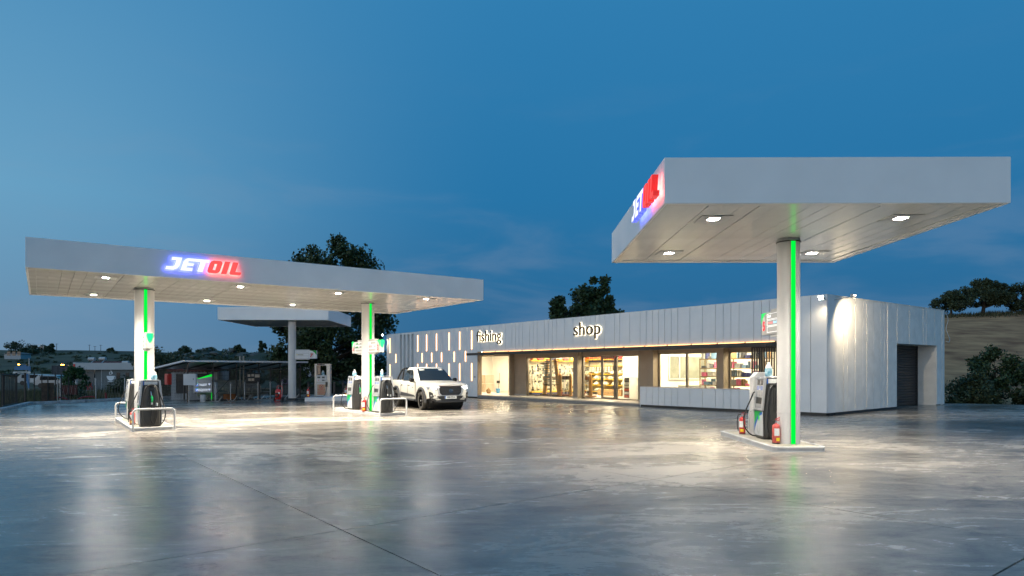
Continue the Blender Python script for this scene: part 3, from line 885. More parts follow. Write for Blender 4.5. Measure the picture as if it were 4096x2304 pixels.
def number_sign(label, num, rows, fr, lx, ly0, ly1, z0, z1, face, outer_hi, shield=False, thick=.17):
    """board along local y from ly0 to ly1; face = -1 (text on -x side) ; outer_hi True when the free end is at ly1"""
    t = thing('pump_number_sign', label, 'sign', fr.w(lx, ly0 if outer_hi else ly1, z0), fr.a, 'pump number signs')
    L = ly1 - ly0; h = z1 - z0; dy = 0 if outer_hi else -L
    MB().box(-thick / 2, thick / 2, dy, dy + L, 0, h).build('board', M_SIGNW, t, bevel=.008)
    c0, c1 = ((0, L * .55) if outer_hi else (-L * .55, 0))
    MB().box(-thick * .35, thick * .35, c0, c1, h, h + .055).build('mount_bracket', M_SIGNW, t)
    MB().box(-thick * .35, thick * .35, c0, c1, -.055, 0).build('mount_bracket', M_SIGNW, t)
    xf = -thick / 2
    end = L if outer_hi else -L                  # y of the free end
    inn = -1 if outer_hi else 1                  # direction from free end back to the column
    # green corner with curved edge
    n = 8
    poly = [(end, h)] + [(end + inn * .30 * (1 - k / n) ** 1.0, h - .24 * (1 - math.sqrt(max(0, 1 - (k / n) ** 2)))) for k in range(n + 1)]
    poly = [(end, h), (end + inn * .32, h), (end + inn * .20, h - .03), (end + inn * .10, h - .10), (end + inn * .035, h - .17), (end, h - .26)]
    def fl(poly, m_, nm, off):
        pts = [(xf - off, y, z) for y, z in poly]
        a = sum((poly[i][0] * poly[(i + 1) % len(poly)][1] - poly[(i + 1) % len(poly)][0] * poly[i][1]) for i in range(len(poly)))
        if a > 0:
            pts.reverse()
        MB().face(pts).build(nm, m_, t)
    fl(poly, M_SIGNG, 'green_corner', .009)
    cy, cz = end + inn * .165, h * .42
    fl([(cy + .115 * math.cos(R(a)), cz + (.20 if math.sin(R(a)) > 0 else .155) * math.sin(R(a))) for a in range(0, 360, 20)], M_SIGND, 'number_disc', .010)
    text_obj('number', num, .27, M_SIGNN, t, (xf - .013, cy, cz - .10), LEFT, .002, 0, .012, .95, 'c')
    ya, yb = (end + inn * .33, end + inn * (L - .02)) if True else (0, 0)
    for r_ in range(3):
        za = h - .03 - (r_ + 1) * (h - .06) / 3 + .012; zb_ = h - .03 - r_ * (h - .06) / 3
        mb = MB(); lo, hi = min(ya, yb), max(ya, yb)
        for b in ((lo, hi, zb_ - .012, zb_), (lo, hi, za, za + .012), (lo, lo + .012, za + .012, zb_ - .012), (hi - .012, hi, za + .012, zb_ - .012)):
            mb.box(xf - .010, xf - .001, b[0], b[1], b[2], b[3])
        mb.build('price_row_frame', M_SIGNB, t)
        if r_ < len(rows) and rows[r_]:
            yy = hi - .03
            for word, wm in rows[r_]:
                ob = text_obj('fuel_name', word, .095, wm, t, (xf - .004, yy, za + .042), LEFT, .001, 0, .002, .85, 'l')
                w_ = max(v.co.x for v in ob.data.vertices); yy -= w_ + .03
    if shield:
        sp = [(-.082, h), (.082, h), (.082, h - .10), (.06, h - .20), (.03, h - .26), (0, h - .30), (-.03, h - .26), (-.06, h - .20), (-.082, h - .10)]
        yf = (end + .009) if outer_hi else (end - .009)
        MB().face([(x, yf, z) for x, z in (reversed(sp) if not outer_hi else sp)]).build('green_shield', M_SIGNG, t)
    return t

M_TXG = mat('text_green', (.02, .40, .10), .5, var=.02)
M_TXW = mat('text_pale', (.80, .82, .85), .5, var=.02, emit=(1, 1, 1), estr=.5)
M_TXR = mat('text_pink', (.75, .25, .25), .5, var=.02, emit=(1, .4, .4), estr=.3)
M_TXB = mat('text_skyblue', (.35, .62, .85), .5, var=.02, emit=(.5, .8, 1), estr=.4)
M_TXK = mat('text_black', (.03, .03, .03), .5, var=.02)
D_ = [('diesel', M_TXW)]; PD = [('premium', M_TXR), ('diesel', M_TXB)]; UL = [('unleaded', M_TXG), ('95', M_TXW)]
number_sign('pump sign number three with green shield end, truck-side column', '3', [D_, PD, None], FA, 10.64, 2.10, 3.17, 2.24, 2.70, -1, False, True)
number_sign('pump sign number four behind the truck-side column', '4', [UL, UL, None], FA, 10.62, 3.64, 4.75, 2.24, 2.70, -1, True)
number_sign('pump sign with green shield seen edge-on at the farthest left column', '1', [UL, UL, None], FA, 3.02, 2.05, 3.08, 2.24, 2.70, -1, False, True)
number_sign('pump sign number five on the near column', '5', [D_, PD, None], FC, 3.20, 3.27, 4.28, 2.36, 2.84, -1, True)

# sign seven faces the yard
t = thing('pump_number_sign', 'pump sign number seven on the far plain column', 'sign', F7.w(4.2, .50, 2.22), F7.a, 'pump number signs')
MB().box(.0, 1.22, -.08, .08, 0, .47).build('board', mat('sign_white_unlit', (.66, .66, .67), .4, var=.03), t, bevel=.008)
MB().box(.0, .80, -.06, .06, .47, .52).build('mount_bracket', M_WHITE, t)
MB().box(.0, .80, -.06, .06, -.05, .0).build('mount_bracket', M_WHITE, t)
MB().face([(1.22, -.088, .47), (.86, -.088, .47), (1.0, -.088, .44), (1.10, -.088, .36), (1.17, -.088, .28), (1.22, -.088, .20)]).build('green_corner', M_GREEND, t)
MB().face([(.95 + .125 * math.cos(R(a)), -.089, .20 + .15 * math.sin(R(a))) for a in range(0, 360, 20)]).build('number_disc', mat('disc_unlit', (.55, .55, .55), .4, var=.03), t)
text_obj('number', '7', .27, M_REDFLAT, t, (.95, -.093, .10), FRONT, .002, .2, .012, 1, 'c')
for r_ in range(3):
    mb = MB(); za, zb_ = .02 + r_ * .148, .02 + r_ * .148 + .132
    for b in ((.06, .78, zb_ - .008, zb_), (.06, .78, za, za + .008), (.06, .068, za, zb_), (.772, .78, za, zb_)):
        mb.box(b[0], b[1], -.086, -.0805, b[2], b[3])
    mb.build('price_row_frame', M_GREY, t)
text_obj('fuel_name', 'autogas', .10, mat('text_olive', (.16, .15, .05), .5, var=.02), t, (.17, -.084, .20), FRONT, .001, 0, .002)
MB().cyl((.12, -.084, .23), (.12, -.086, .23), .03, n=10).build('fuel_mark', M_YELLOW, t)

# ------------------------------------------------------------------ wiper-paper bags and extinguishers
M_BAGB = mat('bag_blue_film', (.06, .38, .58), .25, var=.45, scale=14, col2=(.50, .70, .78))
M_BAGW = mat('bag_white_film', (.70, .72, .72), .25, var=.25, scale=18)
def glove_bag(label, p, rz, h=.30):
    t = thing('glove_bag', label, 'bag', p, rz, 'plastic glove bags on the pumps')
    def ring_bag(z0, z1, prof, m_, nm):
        mb = MB(); n = 18; k = len(prof)
        for q, (r, zz) in enumerate(prof):
            for i in range(n):
                a = 2 * PI * i / n
                rr = r * (1 + rnd.uniform(-.10, .10))
                mb.v.append((rr * math.cos(a), rr * .62 * math.sin(a), zz * h + rnd.uniform(-.006, .006) * (0 < q)))
        for q in range(k - 1):
            for i in range(n):
                j = (i + 1) % n
                mb.f.append((q * n + i, q * n + j, (q + 1) * n + j, (q + 1) * n + i)); mb.m.append(0)
        mb.f.append(tuple(range(n - 1, -1, -1))); mb.m.append(0); mb.f.append(tuple(range((k - 1) * n, k * n))); mb.m.append(0)
        mb.build(nm, m_, t, smooth=35)
    ring_bag(0, 1, [(.070, 0), (.082, .04), (.085, .2), (.084, .42), (.074, .58)], M_BAGB, 'filled_pouch')
    ring_bag(0, 1, [(.074, .581), (.062, .70), (.046, .82), (.030, .90), (.044, .97), (.036, 1.0)], M_BAGW, 'gathered_top')
    return t
glove_bag('blue and white plastic bag on the farthest left front pump', FA.w(3.05, 1.42, gz(-10.6) + .095 + 1.358), FA.a + .3, .25)
glove_bag('blue bag on the pump nearest the pickup truck', FA.w(10.70, 2.25, gz(-5) + .095 + 1.358), FA.a + 1.0, .26)
glove_bag('pale blue bag on the pump behind column four', FA.w(10.66, 4.80, gz(-6.5) + .095 + 1.358), FA.a - .4, .26)
glove_bag('crumpled blue and white bag on the near pump', FC.w(3.17, 4.02, gz(5.7) + .092 + 1.358), .2, .31)

def extinguisher(label, p, rz, r=.085, h=.46, red=None, front=True):
    red = red or M_RED
    t = thing('fire_extinguisher', label, 'fire extinguisher', p, rz, 'fire extinguishers')
    MB().lathe([(r * .9, 0), (r, .012), (r, h * .86), (r * .93, h * .93), (r * .6, h * .985), (r * .28, h), (r * .26, h + .03)], 24).build('cylinder', red, t, smooth=50)
    MB().lathe([(r * 1.01, .0), (r * 1.02, .03)], 20).build('base_skirt', M_BLACK, t, smooth=50)
    MB().cyl((0, 0, h + .02), (0, 0, h + .07), .022, n=10).build('valve', M_CHROME, t, smooth=50)
    MB().hexa([(-.02, -.015, h + .055), (.10, -.015, h + .075), (.10, .015, h + .075), (-.02, .015, h + .055), (-.02, -.015, h + .068), (.10, -.015, h + .09), (.10, .015, h + .09), (-.02, .015, h + .068)]).build('carry_handle', M_RED, t)
    MB().hexa([(-.02, -.013, h + .085), (.09, -.013, h + .125), (.09, .013, h + .125), (-.02, .013, h + .085), (-.02, -.013, h + .095), (.09, -.013, h + .138), (.09, .013, h + .138), (-.02, .013, h + .095)]).build('squeeze_lever', M_RED, t)
    MB().tube(smooth_path([(-.02, 0, h + .06), (-.09, 0, h + .05), (-r - .04, 0, h * .8), (-r - .035, 0, h * .45), (-r - .02, 0, h * .2)]), .011, 8).build('discharge_hose', M_RUBBER, t, smooth=60)
    def wrap(a0, a1, z0, z1, m_, nm, off=.0015):
        mb = MB(); n = 8
        for i in range(n + 1):
            a = R(a0 + (a1 - a0) * i / n)
            for z in (z0, z1):
                mb.v.append(((r + off) * math.sin(a), -(r + off) * math.cos(a), z))
        for i in range(n):
            mb.f.append((2 * i, 2 * i + 2, 2 * i + 3, 2 * i + 1)); mb.m.append(0)
        mb.build(nm, m_, t, smooth=60)
    wrap(-60, 25, h * .42, h * .78, M_LABEL, 'paper_label')
    wrap(-30, 35, h * .16, h * .32, M_YELLOW, 'yellow_sticker')
    wrap(-58, -32, h * .40, h * .405, M_LABEL, 'label_line')
    return t
M_REDPALE = mat('extinguisher_faded', (.52, .09, .075), .38, var=.2, scale=12)
extinguisher('faded red extinguisher left of the near column', FC.g(2.93, 2.98, .09), .2, .076, .41, M_REDPALE)
extinguisher('red extinguisher with white label beside the white service pillar', FC.g(2.92, 4.98, .09), -.5, .071, .40)
extinguisher('faded red extinguisher on the farthest left island', FA.g(2.58, 2.28, .09), FA.a - .2, .076, .39, M_REDPALE)
extinguisher('bright red extinguisher at the foot of the truck-side column', FA.g(10.38, 3.15, .09), FA.a - .6, .082, .47)
extinguisher('bright red extinguisher tucked behind its twin by the truck-side column', FA.g(10.52, 3.62, .09), FA.a - .6, .08, .43)

# ------------------------------------------------------------------ pickup truck
M_CAR = mat('pearl_paint', (.58, .56, .50), .28, var=.03, scale=1.5, coat=.6)
M_CARGLASS = mat('tinted_glass', (.012, .015, .018), .04, rvar=.01, scale=3, spec=.7)
M_TRIM = mat('flare_plastic', (.028, .030, .034), .5, var=.15, scale=9)
M_TYRE = mat('tyre', (.030, .028, .024), .8, var=.3, scale=9, bump=.3, bscale=40)
M_RIM = mat('rim_black', (.012, .012, .013), .25, .4, rvar=.05, scale=9)
M_HEAD = emat('headlamp', (1.0, .96, .92), 7.0)
M_HEADG = mat('headlamp_housing', (.28, .29, .31), .1, .6, var=.2, scale=30)

def truck():
    fa = math.atan2(-.872, .49)
    c = Vector((-3.02, 28.10)); z = gz(-3.02)
    t = thing('pickup_truck', 'pearl white double-cab pickup truck with headlights on', 'pickup', (c.x, c.y, z), fa)
    AX, RW = -3.085, .475
    def zb(x):
        b = .50 if x > .55 else (.42 if x > -2.6 else .46)
        for a in (0.0, AX):
            d = abs(x - a)
            if d < RW:
                b = max(b, .40 + math.sqrt(RW * RW - d * d) * .98)
        return b
    def zt(x):
        if x > -.40:
            q = (x + .40) / 1.36
            return 1.175 - .115 * q - .05 * max(0, q - .75) * 4 * max(0, q - .75)
        if x > -2.52:
            return 1.18
        return 1.215
    def hw(x, s):      # half width, s = 0 bottom .. 1 top
        w = .905 - .030 * abs(s - .55) * 2 - (.035 if s > .93 else 0)
        if x > .35:
            q = (x - .35) / .62
            w *= 1 - .20 * q ** 2.6
        if x < -4.0:
            w *= 1 - .02 * (-4.0 - x) / .3
        return w
    xsL = sorted(set([round(v, 4) for v in list(np.linspace(-4.30, .97, 62)) + [a + d for a in (0, AX) for d in (-RW - .001, -RW + .004, -RW + .03, RW - .03, RW - .004, RW + .001)]]))
    S = [0, .06, .18, .34, .5, .64, .78, .88, .95, 1.0]
    mb = MB(); cols = []
    for x in xsL:
        b, tp = zb(x), zt(x); ring = []
        for s in S:
            zz = b + (tp - b) * s
            xx = x + (.02 * math.sin(PI * s) if x > .9 else 0) - (.10 * max(0, s - .72) if x > .8 else 0)
            ring.append((xx, hw(x, s), zz))
        top_w = hw(x, 1.0)
        crown = .035 if x > -.45 else .0
        ring.append((ring[-1][0], top_w - .14, tp + crown * .8)); ring.append((ring[-1][0], 0, tp + crown))
        cols.append(ring)
    for sgn_ in (1, -1):
        base = len(mb.v); k = len(cols[0])
        for ring in cols:
            mb.v += [(x, y * sgn_, z_) for x, y, z_ in ring]
        for i in range(len(cols) - 1):
            for j in range(k - 1):
                q = (base + i * k + j, base + (i + 1) * k + j, base + (i + 1) * k + j + 1, base + i * k + j + 1)
                mb.f.append(q if sgn_ < 0 else tuple(reversed(q))); mb.m.append(0)
    # nose and tail faces
    for ring, rev in ((cols[-1], False), (cols[0], True)):
        pts = ring + [(x, -y, z_) for x, y, z_ in reversed(ring[:-1])]
        mb.face(pts if not rev else list(reversed(pts)))
    bm = bmesh.new(); me = mb.mesh('body', M_CAR); bm.from_mesh(me); bmesh.ops.remove_doubles(bm, verts=bm.verts, dist=.0008); bmesh.ops.recalc_face_normals(bm, faces=bm.faces); bm.to_mesh(me); bm.free()
    me.polygons.foreach_set('use_smooth', [True] * len(me.polygons)); me.set_sharp_from_angle(angle=R(38))
    body = link('body', me, t)
    MB().box(-4.2, .80, -.74, .74, .34, .60).build('chassis', M_BLACK, t)
    # wheel wells (dark inner drums)
    for a in (0, AX):
        MB().cyl((a, -.72, .42), (a, .72, .42), .46, n=24).build('wheel_well', M_BLACK, t)
    # cab
    B = [(-.36, .80, 1.15), (-2.50, .80, 1.15)]
    zr = 1.80
    lvl = [  # (z, x_front, x_rear, half width)
        (1.14, -.30, -2.52, .845), (1.20, -.42, -2.50, .835), (1.45, -.76, -2.42, .765), (1.66, -1.06, -2.34, .705), (1.755, -1.26, -2.26, .66), (1.79, -1.42, -2.16, .58), (1.80, -1.56, -2.04, .42)]
    mb = MB(); n = 28; rows = []
    for (z_, xf, xr, w) in lvl:
        row = []
        cx, hl = (xf + xr) / 2, (xf - xr) / 2
        for i in range(n):
            a = 2 * PI * (i + .5) / n
            ca, sa = math.cos(a), math.sin(a); e = .28
            px = cx + hl * math.copysign(abs(ca) ** e, ca); py = w * math.copysign(abs(sa) ** e, sa)
            if ca > .2:
                px += 0.0
            row.append((px, py, z_))
        rows.append(row)
    for r_ in rows:
        mb.v += r_
    for k in range(len(rows) - 1):
        for i in range(n):
            j = (i + 1) % n
            mb.f.append((k * n + i, k * n + j, (k + 1) * n + j, (k + 1) * n + i)); mb.m.append(0)
    mb.f.append(tuple(range((len(rows) - 1) * n, len(rows) * n))); mb.m.append(0)
    cab = mb.build('cab', M_CAR, t, smooth=50)
    def lerp_w(z_):
        zs = [l[0] for l in lvl]
        return np.interp(z_, zs, [l[1] for l in lvl]), np.interp(z_, zs, [l[2] for l in lvl]), np.interp(z_, zs, [l[3] for l in lvl])
    # windscreen, rear glass
    def cross_glass(front, z0, z1, nm, inset=.07):
        mb = MB(); m_ = 6
        for k in range(m_ + 1):
            z_ = z0 + (z1 - z0) * k / m_
            xf, xr, w = lerp_w(z_)
            for i in range(9):
                q = -1 + 2 * i / 8
                y = (w - inset) * q
                x = (xf + .016 - .035 * q * q) if front else (xr - .016 + .03 * q * q)
                mb.v.append((x, y, z_))
        for k in range(m_):
            for i in range(8):
                q = (k * 9 + i, k * 9 + i + 1, (k + 1) * 9 + i + 1, (k + 1) * 9 + i)
                mb.f.append(q if front else tuple(reversed(q))); mb.m.append(0)
        return mb.build(nm, M_CARGLASS, cab, smooth=60)
    cross_glass(True, 1.21, 1.73, 'windscreen')
    cross_glass(False, 1.24, 1.68, 'rear_glass')
    for s in (-1, 1):
        def sg(poly, nm, m_=M_CARGLASS, off=.012):
            pts = []
            for x, z_ in poly:
                w = lerp_w(z_)[2]
                pts.append((x, s * (w + off), z_))
            a = pts if s < 0 else list(reversed(pts))
            return MB().face(a).build(nm, m_, cab)
        sg([(-.98, 1.19), (-1.52, 1.19), (-1.52, 1.64), (-1.47, 1.68), (-1.36, 1.66), (-1.22, 1.53)], 'side_window') if s > 0 else sg([(-1.22, 1.53), (-1.36, 1.66), (-1.47, 1.68), (-1.52, 1.64), (-1.52, 1.19), (-.98, 1.19)][::-1], 'side_window')
        sg([(-1.60, 1.19), (-2.20, 1.19), (-2.24, 1.24), (-2.14, 1.60), (-2.06, 1.66), (-1.60, 1.67)], 'side_window')
        sg([(-1.53, 1.18), (-1.595, 1.18), (-1.595, 1.69), (-1.53, 1.69)], 'door_pillar', M_BLACK, .011)
        # mirror
        mr = MB().lathe([(.02, -.09), (.09, -.075), (.115, -.02), (.11, .05), (.07, .085), (.02, .095)], 14, (0, 0, 0), 0, .62, 1.0).build('wing_mirror', mat('mirror_gloss', (.015, .013, .012), .15, rvar=.03), t, smooth=60, loc=(-.78, s * 1.00, 1.23))
        MB().box(-.82, -.74, min(s * .80, s * .95), max(s * .80, s * .95), 1.13, 1.17).build('mirror_arm', M_TRIM, t)
        # door shut lines and handles
        for xl in (-.62, -1.56, -2.42):
            MB().box(xl - .005, xl + .005, s * .912 - .004, s * .912 + .004, .56, 1.13).build('door_gap', M_BLACK, body)
        for xl in (-1.40, -2.28):
            MB().box(xl - .10, xl + .06, s * .905 - .02, s * .905 + .02, .98, 1.02).build('door_handle', M_RIM, body, bevel=.01)
        # sill stripe, side step
        MB().hexa([(-.62, s * .915 - .004, .52), (-2.45, s * .915 - .004, .52), (-2.45, s * .915 + .004, .52), (-.62, s * .915 + .004, .52), (-.80, s * .915 - .004, .60), (-2.45, s * .915 - .004, .70), (-2.45, s * .915 + .004, .70), (-.80, s * .915 + .004, .60)]).build('sill_stripe', M_TRIM, body)
        st = MB().hexa([(-.55, s * .80, .36), (-2.55, s * .80, .36), (-2.45, s * .98, .36), (-.65, s * .98, .36), (-.55, s * .80, .41), (-2.55, s * .80, .41), (-2.45, s * .98, .41), (-.65, s * .98, .41)])
        if s < 0:
            st.f = [tuple(reversed(f)) for f in st.f]
        st.build('side_step', M_TRIM, t, bevel=.012)
        # arch flares
        for a in (0, AX):
            mb = MB(); nn = 18
            for i in range(nn + 1):
                th = R(-8 + 196 * i / nn)
                for (r_, yo) in ((.475, .86), (.475, .945), (.52, .945), (.565, .915), (.565, .86)):
                    mb.v.append((a + r_ * math.cos(th), s * yo, .40 + r_ * math.sin(th) * .98))
            for i in range(nn):
                for j in range(4):
                    q = (i * 5 + j, (i + 1) * 5 + j, (i + 1) * 5 + j + 1, i * 5 + j + 1)
                    mb.f.append(q if s > 0 else tuple(reversed(q))); mb.m.append(0)
            mb.build('arch_flare', M_TRIM, body, smooth=40)
        # headlight: housing, daytime bar, projectors
        def nose_y(x):
            return hw(x, .7)
        hl = MB()
        pts = [(.66, .88, .865), (.80, .845, .87), (.97, .52, .86), (.97, .50, .985), (.80, .80, 1.02), (.50, .895, 1.045)]
        P3 = [(x + .03, s * (y + .012), z_) for x, y, z_ in pts]
        hl.face(P3 if s > 0 else list(reversed(P3)))
        ho = hl.build('headlight', M_HEADG, t)
        MB().tube([(.60, s * .90, 1.02), (.85, s * .815, .995), (1.01, s * .52, .965)], .014, 6).build('daytime_bar', M_HEAD, ho)
        for (x, y, z_) in ((.965, .66, .905), (.90, .76, .91)):
            MB().lathe([(.0, -.02), (.038, -.01), (.042, .01), (.0, .02)], 10, (x + .03, s * y, z_)).build('projector_lens', M_HEAD, ho, smooth=60)
        # fog lamp pocket
        fp = [(.86, .80, .50), (.965, .64, .60), (.955, .66, .66), (.84, .83, .78), (.78, .865, .76), (.80, .85, .50)]
        P3 = [(x + .035, s * (y + .015), z_) for x, y, z_ in fp]
        fo = MB().face(P3 if s > 0 else list(reversed(P3))).build('fog_pocket', M_BLACK, t)
        MB().lathe([(.0, -.03), (.035, -.02), (.045, .0), (.035, .02), (.0, .03)], 12, (.90, s * .80, .62)).build('fog_lamp', M_GREY, fo, smooth=60)
        MB().box(-4.31, -4.20, min(s * .78, s * .90), max(s * .78, s * .90), .86, 1.14).build('tail_light', M_REDFLAT, t)
    # grille
    gx = .985
    gp_ = [(-.44, .98), (.44, .98), (.50, .90), (.47, .72), (.38, .64), (-.38, .64), (-.47, .72), (-.50, .90)]
    gr = MB().prism(gp_, gx - .02, gx + .035, 'x').build('grille', M_BLACK, t, bevel=.01)
    inn = [(y * 1.13, .81 + (z_ - .81) * 1.17) for y, z_ in gp_]
    MB().prism(inn, gx - .05, gx + .02, 'x').build('grille_surround', M_SILVER, t, bevel=.012)
    for zz in (.70, .755, .865, .92):
        MB().box(gx + .035, gx + .048, -.43, .43, zz - .012, zz + .012).build('grille_bar', M_TRIM, gr)
    MB().box(gx - .04, gx + .05, -.50, .50, .985, 1.012).build('hood_strip', mat('hood_strip_dark', (.05, .03, .025), .25, rvar=.03), t)
    # oval badge: two crossing ellipses inside an outer ring
    def ell(ry, rz_, cz, r_=.008):
        return MB().tube([(gx + .06, ry * math.cos(R(a)), cz + rz_ * math.sin(R(a))) for a in range(0, 360, 18)], r_, 6, closed=True)
    ell(.085, .058, .81).build('badge_ring', M_CHROME, gr, smooth=60)
    ell(.030, .052, .81, .006).build('badge_ring', M_CHROME, gr, smooth=60)
    ell(.062, .022, .838, .006).build('badge_ring', M_CHROME, gr, smooth=60)
    # lower bumper
    MB().prism([(-.58, .60), (.58, .60), (.50, .50), (.40, .44), (-.40, .44), (-.50, .50)], .93, 1.015, 'x').build('lower_grille', M_BLACK, t)
    MB().prism([(-.80, .47), (.80, .47), (.62, .36), (.40, .33), (-.40, .33), (-.62, .36)], .72, .99, 'x').build('skid_plate', M_TRIM, t, bevel=.02)
    MB().prism([(-.62, .44), (.62, .44), (.66, .475), (-.66, .475)], .84, 1.01, 'x').build('bumper_lip', M_CAR, t, bevel=.01)
    pl = MB().box(1.02, 1.032, -.26, .26, .485, .597).build('number_plate', M_LABEL, t)
    MB().box(1.033, 1.035, -.26, -.222, .485, .597).build('plate_band', M_BLUE, pl)
    text_obj('plate_text', 'NIE-7514', .105, M_TXK, pl, (1.036, .02, .508), RIGHT, .001, 0, .003, .92, 'c')
    text_obj('model_script', 'HILUX', .05, M_TXK, body, (-.92, -.918, .90), FRONT, .001, 0, .002, 1, 'c')
    # bed cover, sports bar, antenna
    MB().box(-4.24, -2.60, -.80, .80, 1.2165, 1.235).build('bed_cover', M_BLACK, t, bevel=.01)
    for s in (-1, 1):
        MB().tube(smooth_path([(-3.28, s * .74, 1.22), (-3.16, s * .735, 1.36), (-2.86, s * .70, 1.62), (-2.62, s * .66, 1.72), (-2.50, s * .60, 1.745)]), .040, 10).build('sports_bar', M_BLACK, t, smooth=60)
        MB().tube([(-2.66, s * .74, 1.22), (-2.60, s * .69, 1.70)], .035, 10).build('sports_bar', M_BLACK, t, smooth=60)
    MB().tube([(-2.56, -.66, 1.735), (-2.56, .66, 1.735)], .038, 10).build('sports_bar', M_BLACK, t, smooth=60)
    MB().tube([(-1.50, .1, 1.80), (-1.62, .1, 1.90)], [.012, .004], 8).build('antenna', M_BLACK, t)
    # wheels
    RT = .385
    tm = MB()
    prof = [(.245, -.115), (.30, -.128), (.36, -.125), (RT, -.095), (RT, .095), (.36, .125), (.30, .128), (.245, .115)]
    n = 36
    for (r_, y) in prof:
        for i in range(n):
            a = 2 * PI * i / n; tm.v.append((r_ * math.cos(a), y, r_ * math.sin(a)))
    for k in range(len(prof) - 1):
        for i in range(n):
            j = (i + 1) % n; tm.f.append((k * n + i, k * n + j, (k + 1) * n + j, (k + 1) * n + i)); tm.m.append(0)
    tyre_me = tm.mesh('tyre', M_TYRE, 40)
    rm = MB()
    rm.cyl((0, -.09, 0), (0, .10, 0), .245, n=32, caps=False)
    rm.cyl((0, .02, 0), (0, .03, 0), .24, n=32)
    for k in range(6):
        a = 2 * PI * k / 6
        for da in (-.14, .14):
            d = Vector((math.cos(a + da), 0, math.sin(a + da))); q = Vector((-math.sin(a), 0, math.cos(a))) * .018
            p0 = Vector((math.cos(a), 0, math.sin(a))) * .05; p1 = d * .235
            rm.hexa([tuple(p0 - q + Vector((0, -.10, 0))), tuple(p1 - q + Vector((0, -.085, 0))), tuple(p1 + q + Vector((0, -.085, 0))), tuple(p0 + q + Vector((0, -.10, 0))),
                     tuple(p0 - q + Vector((0, -.05, 0))), tuple(p1 - q + Vector((0, -.05, 0))), tuple(p1 + q + Vector((0, -.05, 0))), tuple(p0 + q + Vector((0, -.05, 0)))])
    rm.cyl((0, -.108, 0), (0, -.05, 0), .055, n=16)
    rim_me = rm.mesh('rim', M_RIM)
    hub_me = MB().cyl((0, -.112, 0), (0, -.107, 0), .035, n=14).mesh('hub_cap', M_SILVER)
    for a in (0, AX):
        for s in (-1, 1):
            w = empty('wheel', (a, s * .79, RT), 0); w.parent = t
            if s > 0:
                w.rotation_euler = (0, 0, PI)
            if a == 0:
                w.rotation_euler.z += R(-4)
            link('tyre', tyre_me, w); link('rim', rim_me, w); link('hub_cap', hub_me, w)
    return t
truck()

# ------------------------------------------------------------------ the shop building
shop = thing('shop_building', 'long low white panelled fishing shop with lit windows and black awning', 'building', (FB.x, FB.y, 0), FB.a)
H = 4.10
def bz(x):      # ground level along the facade
    return gz(FB.w(x, 0).x)
PANEL_CACHE = {}
def panel(x0, x1, z0, z1, y0=0.0, y1=.04, m_=None, nm='wall_panel'):
    g = .010
    key = (round(x1 - x0, 3), round(z1 - z0, 3), round(y1 - y0, 3), (m_ or M_PANEL).name)
    if key not in PANEL_CACHE:
        PANEL_CACHE[key] = MB().box(g, x1 - x0 - g, 0, y1 - y0, 0, z1 - z0).mesh(nm, m_ or M_PANEL)
    return link(nm, PANEL_CACHE[key], shop, 0, (x0, y0 + rnd.uniform(-.0015, .0015), z0))
JL = [-32.15, -31.63, -31.34, -30.74]
JL2 = [-27.63, -27.04, -26.46, -26.13, -25.82, -25.52, -25.2, -24.6, -24.31, -23.72, -23.12, -22.51, -22.2, -21.87, -21.55, -21.21, -20.62]
JU = [-20.62, -20.31, -20.0, -19.4, -18.81, -18.23, -17.91, -17.32, -17.01, -16.7, -16.4, -15.8, -15.5, -15.18, -14.59, -14.27, -13.97, -13.65, -13.07, -12.46, -11.88, -11.55, -11.24, -10.93, -10.63, -10.32, -9.71, -9.4, -8.8, -8.2, -7.86, -7.52, -7.19, -6.86, -6.51, -6.18, -5.58, -4.98, -4.38, -4.03, -3.69, -3.34, -2.73, -2.42, -2.1, -1.75]
JR = [-1.75, -1.17, -.57, 0.0]
for J in (JL, JL2):
    for a, b in zip(J[:-1], J[1:]):
        z0 = bz((a + b) / 2) + .09
        panel(a, b, z0, H)
for a, b in ((-30.74, -30.14), (-29.86, -29.61), (-29.33, -29.06), (-28.77, -28.5), (-28.22, -27.63)):
    panel(a, b, bz(a) + .09, H, 0, .20)
panel(-30.14, -28.22, 3.99, H, 0.002, .19)
panel(-30.14, -28.22, bz(-29) + .09, .34, 0.002, .19)
for a, b in zip(JU[:-1], JU[1:]):
    panel(a, b, 2.63, H)
for a, b in zip(JR[:-1], JR[1:]):
    panel(a, b, bz(b) + .10, H)
LOWJ = [x for x in JU if -8.3 < x]
for a, b in zip(LOWJ[:-1], LOWJ[1:]):
    panel(a, b, bz(b) + .09, .85)
M_BACK = mat('wall_backing', (.045, .05, .06), .8, var=.1)
wall = lambda x0, x1, y0, y1, z0, z1, m_=M_BACK, nm='wall': MB().box(x0, x1, y0, y1, z0, z1).build(nm, m_, shop)
wall(-32.10, -30.75, .045, .27, -.2, 4.05); wall(-27.62, -20.63, .045, .27, -.2, 4.05); wall(-30.74, -27.63, .21, .27, -.2, 4.05, mat('slot_back', (.42, .40, .36), .6, var=.05))
wall(-20.62, -1.76, .045, .27, 2.645, 4.05); wall(-1.74, -.30, .045, .27, -.1, 4.05)
MB().box(-20.625, -20.60, .002, .30, -.1, 2.63).build('reveal', M_TAUPE, shop)
wall(-8.19, -1.76, .045, .20, -.1, .82)
MB().box(-8.2, -1.76, -.012, .24, .852, .872).build('low_wall_coping', mat('coping_pink', (.55, .47, .42), .5, var=.06), shop)
MB().box(-8.205, -8.19, .0, .24, 0, .85).build('low_wall_end', M_PANEL, shop)
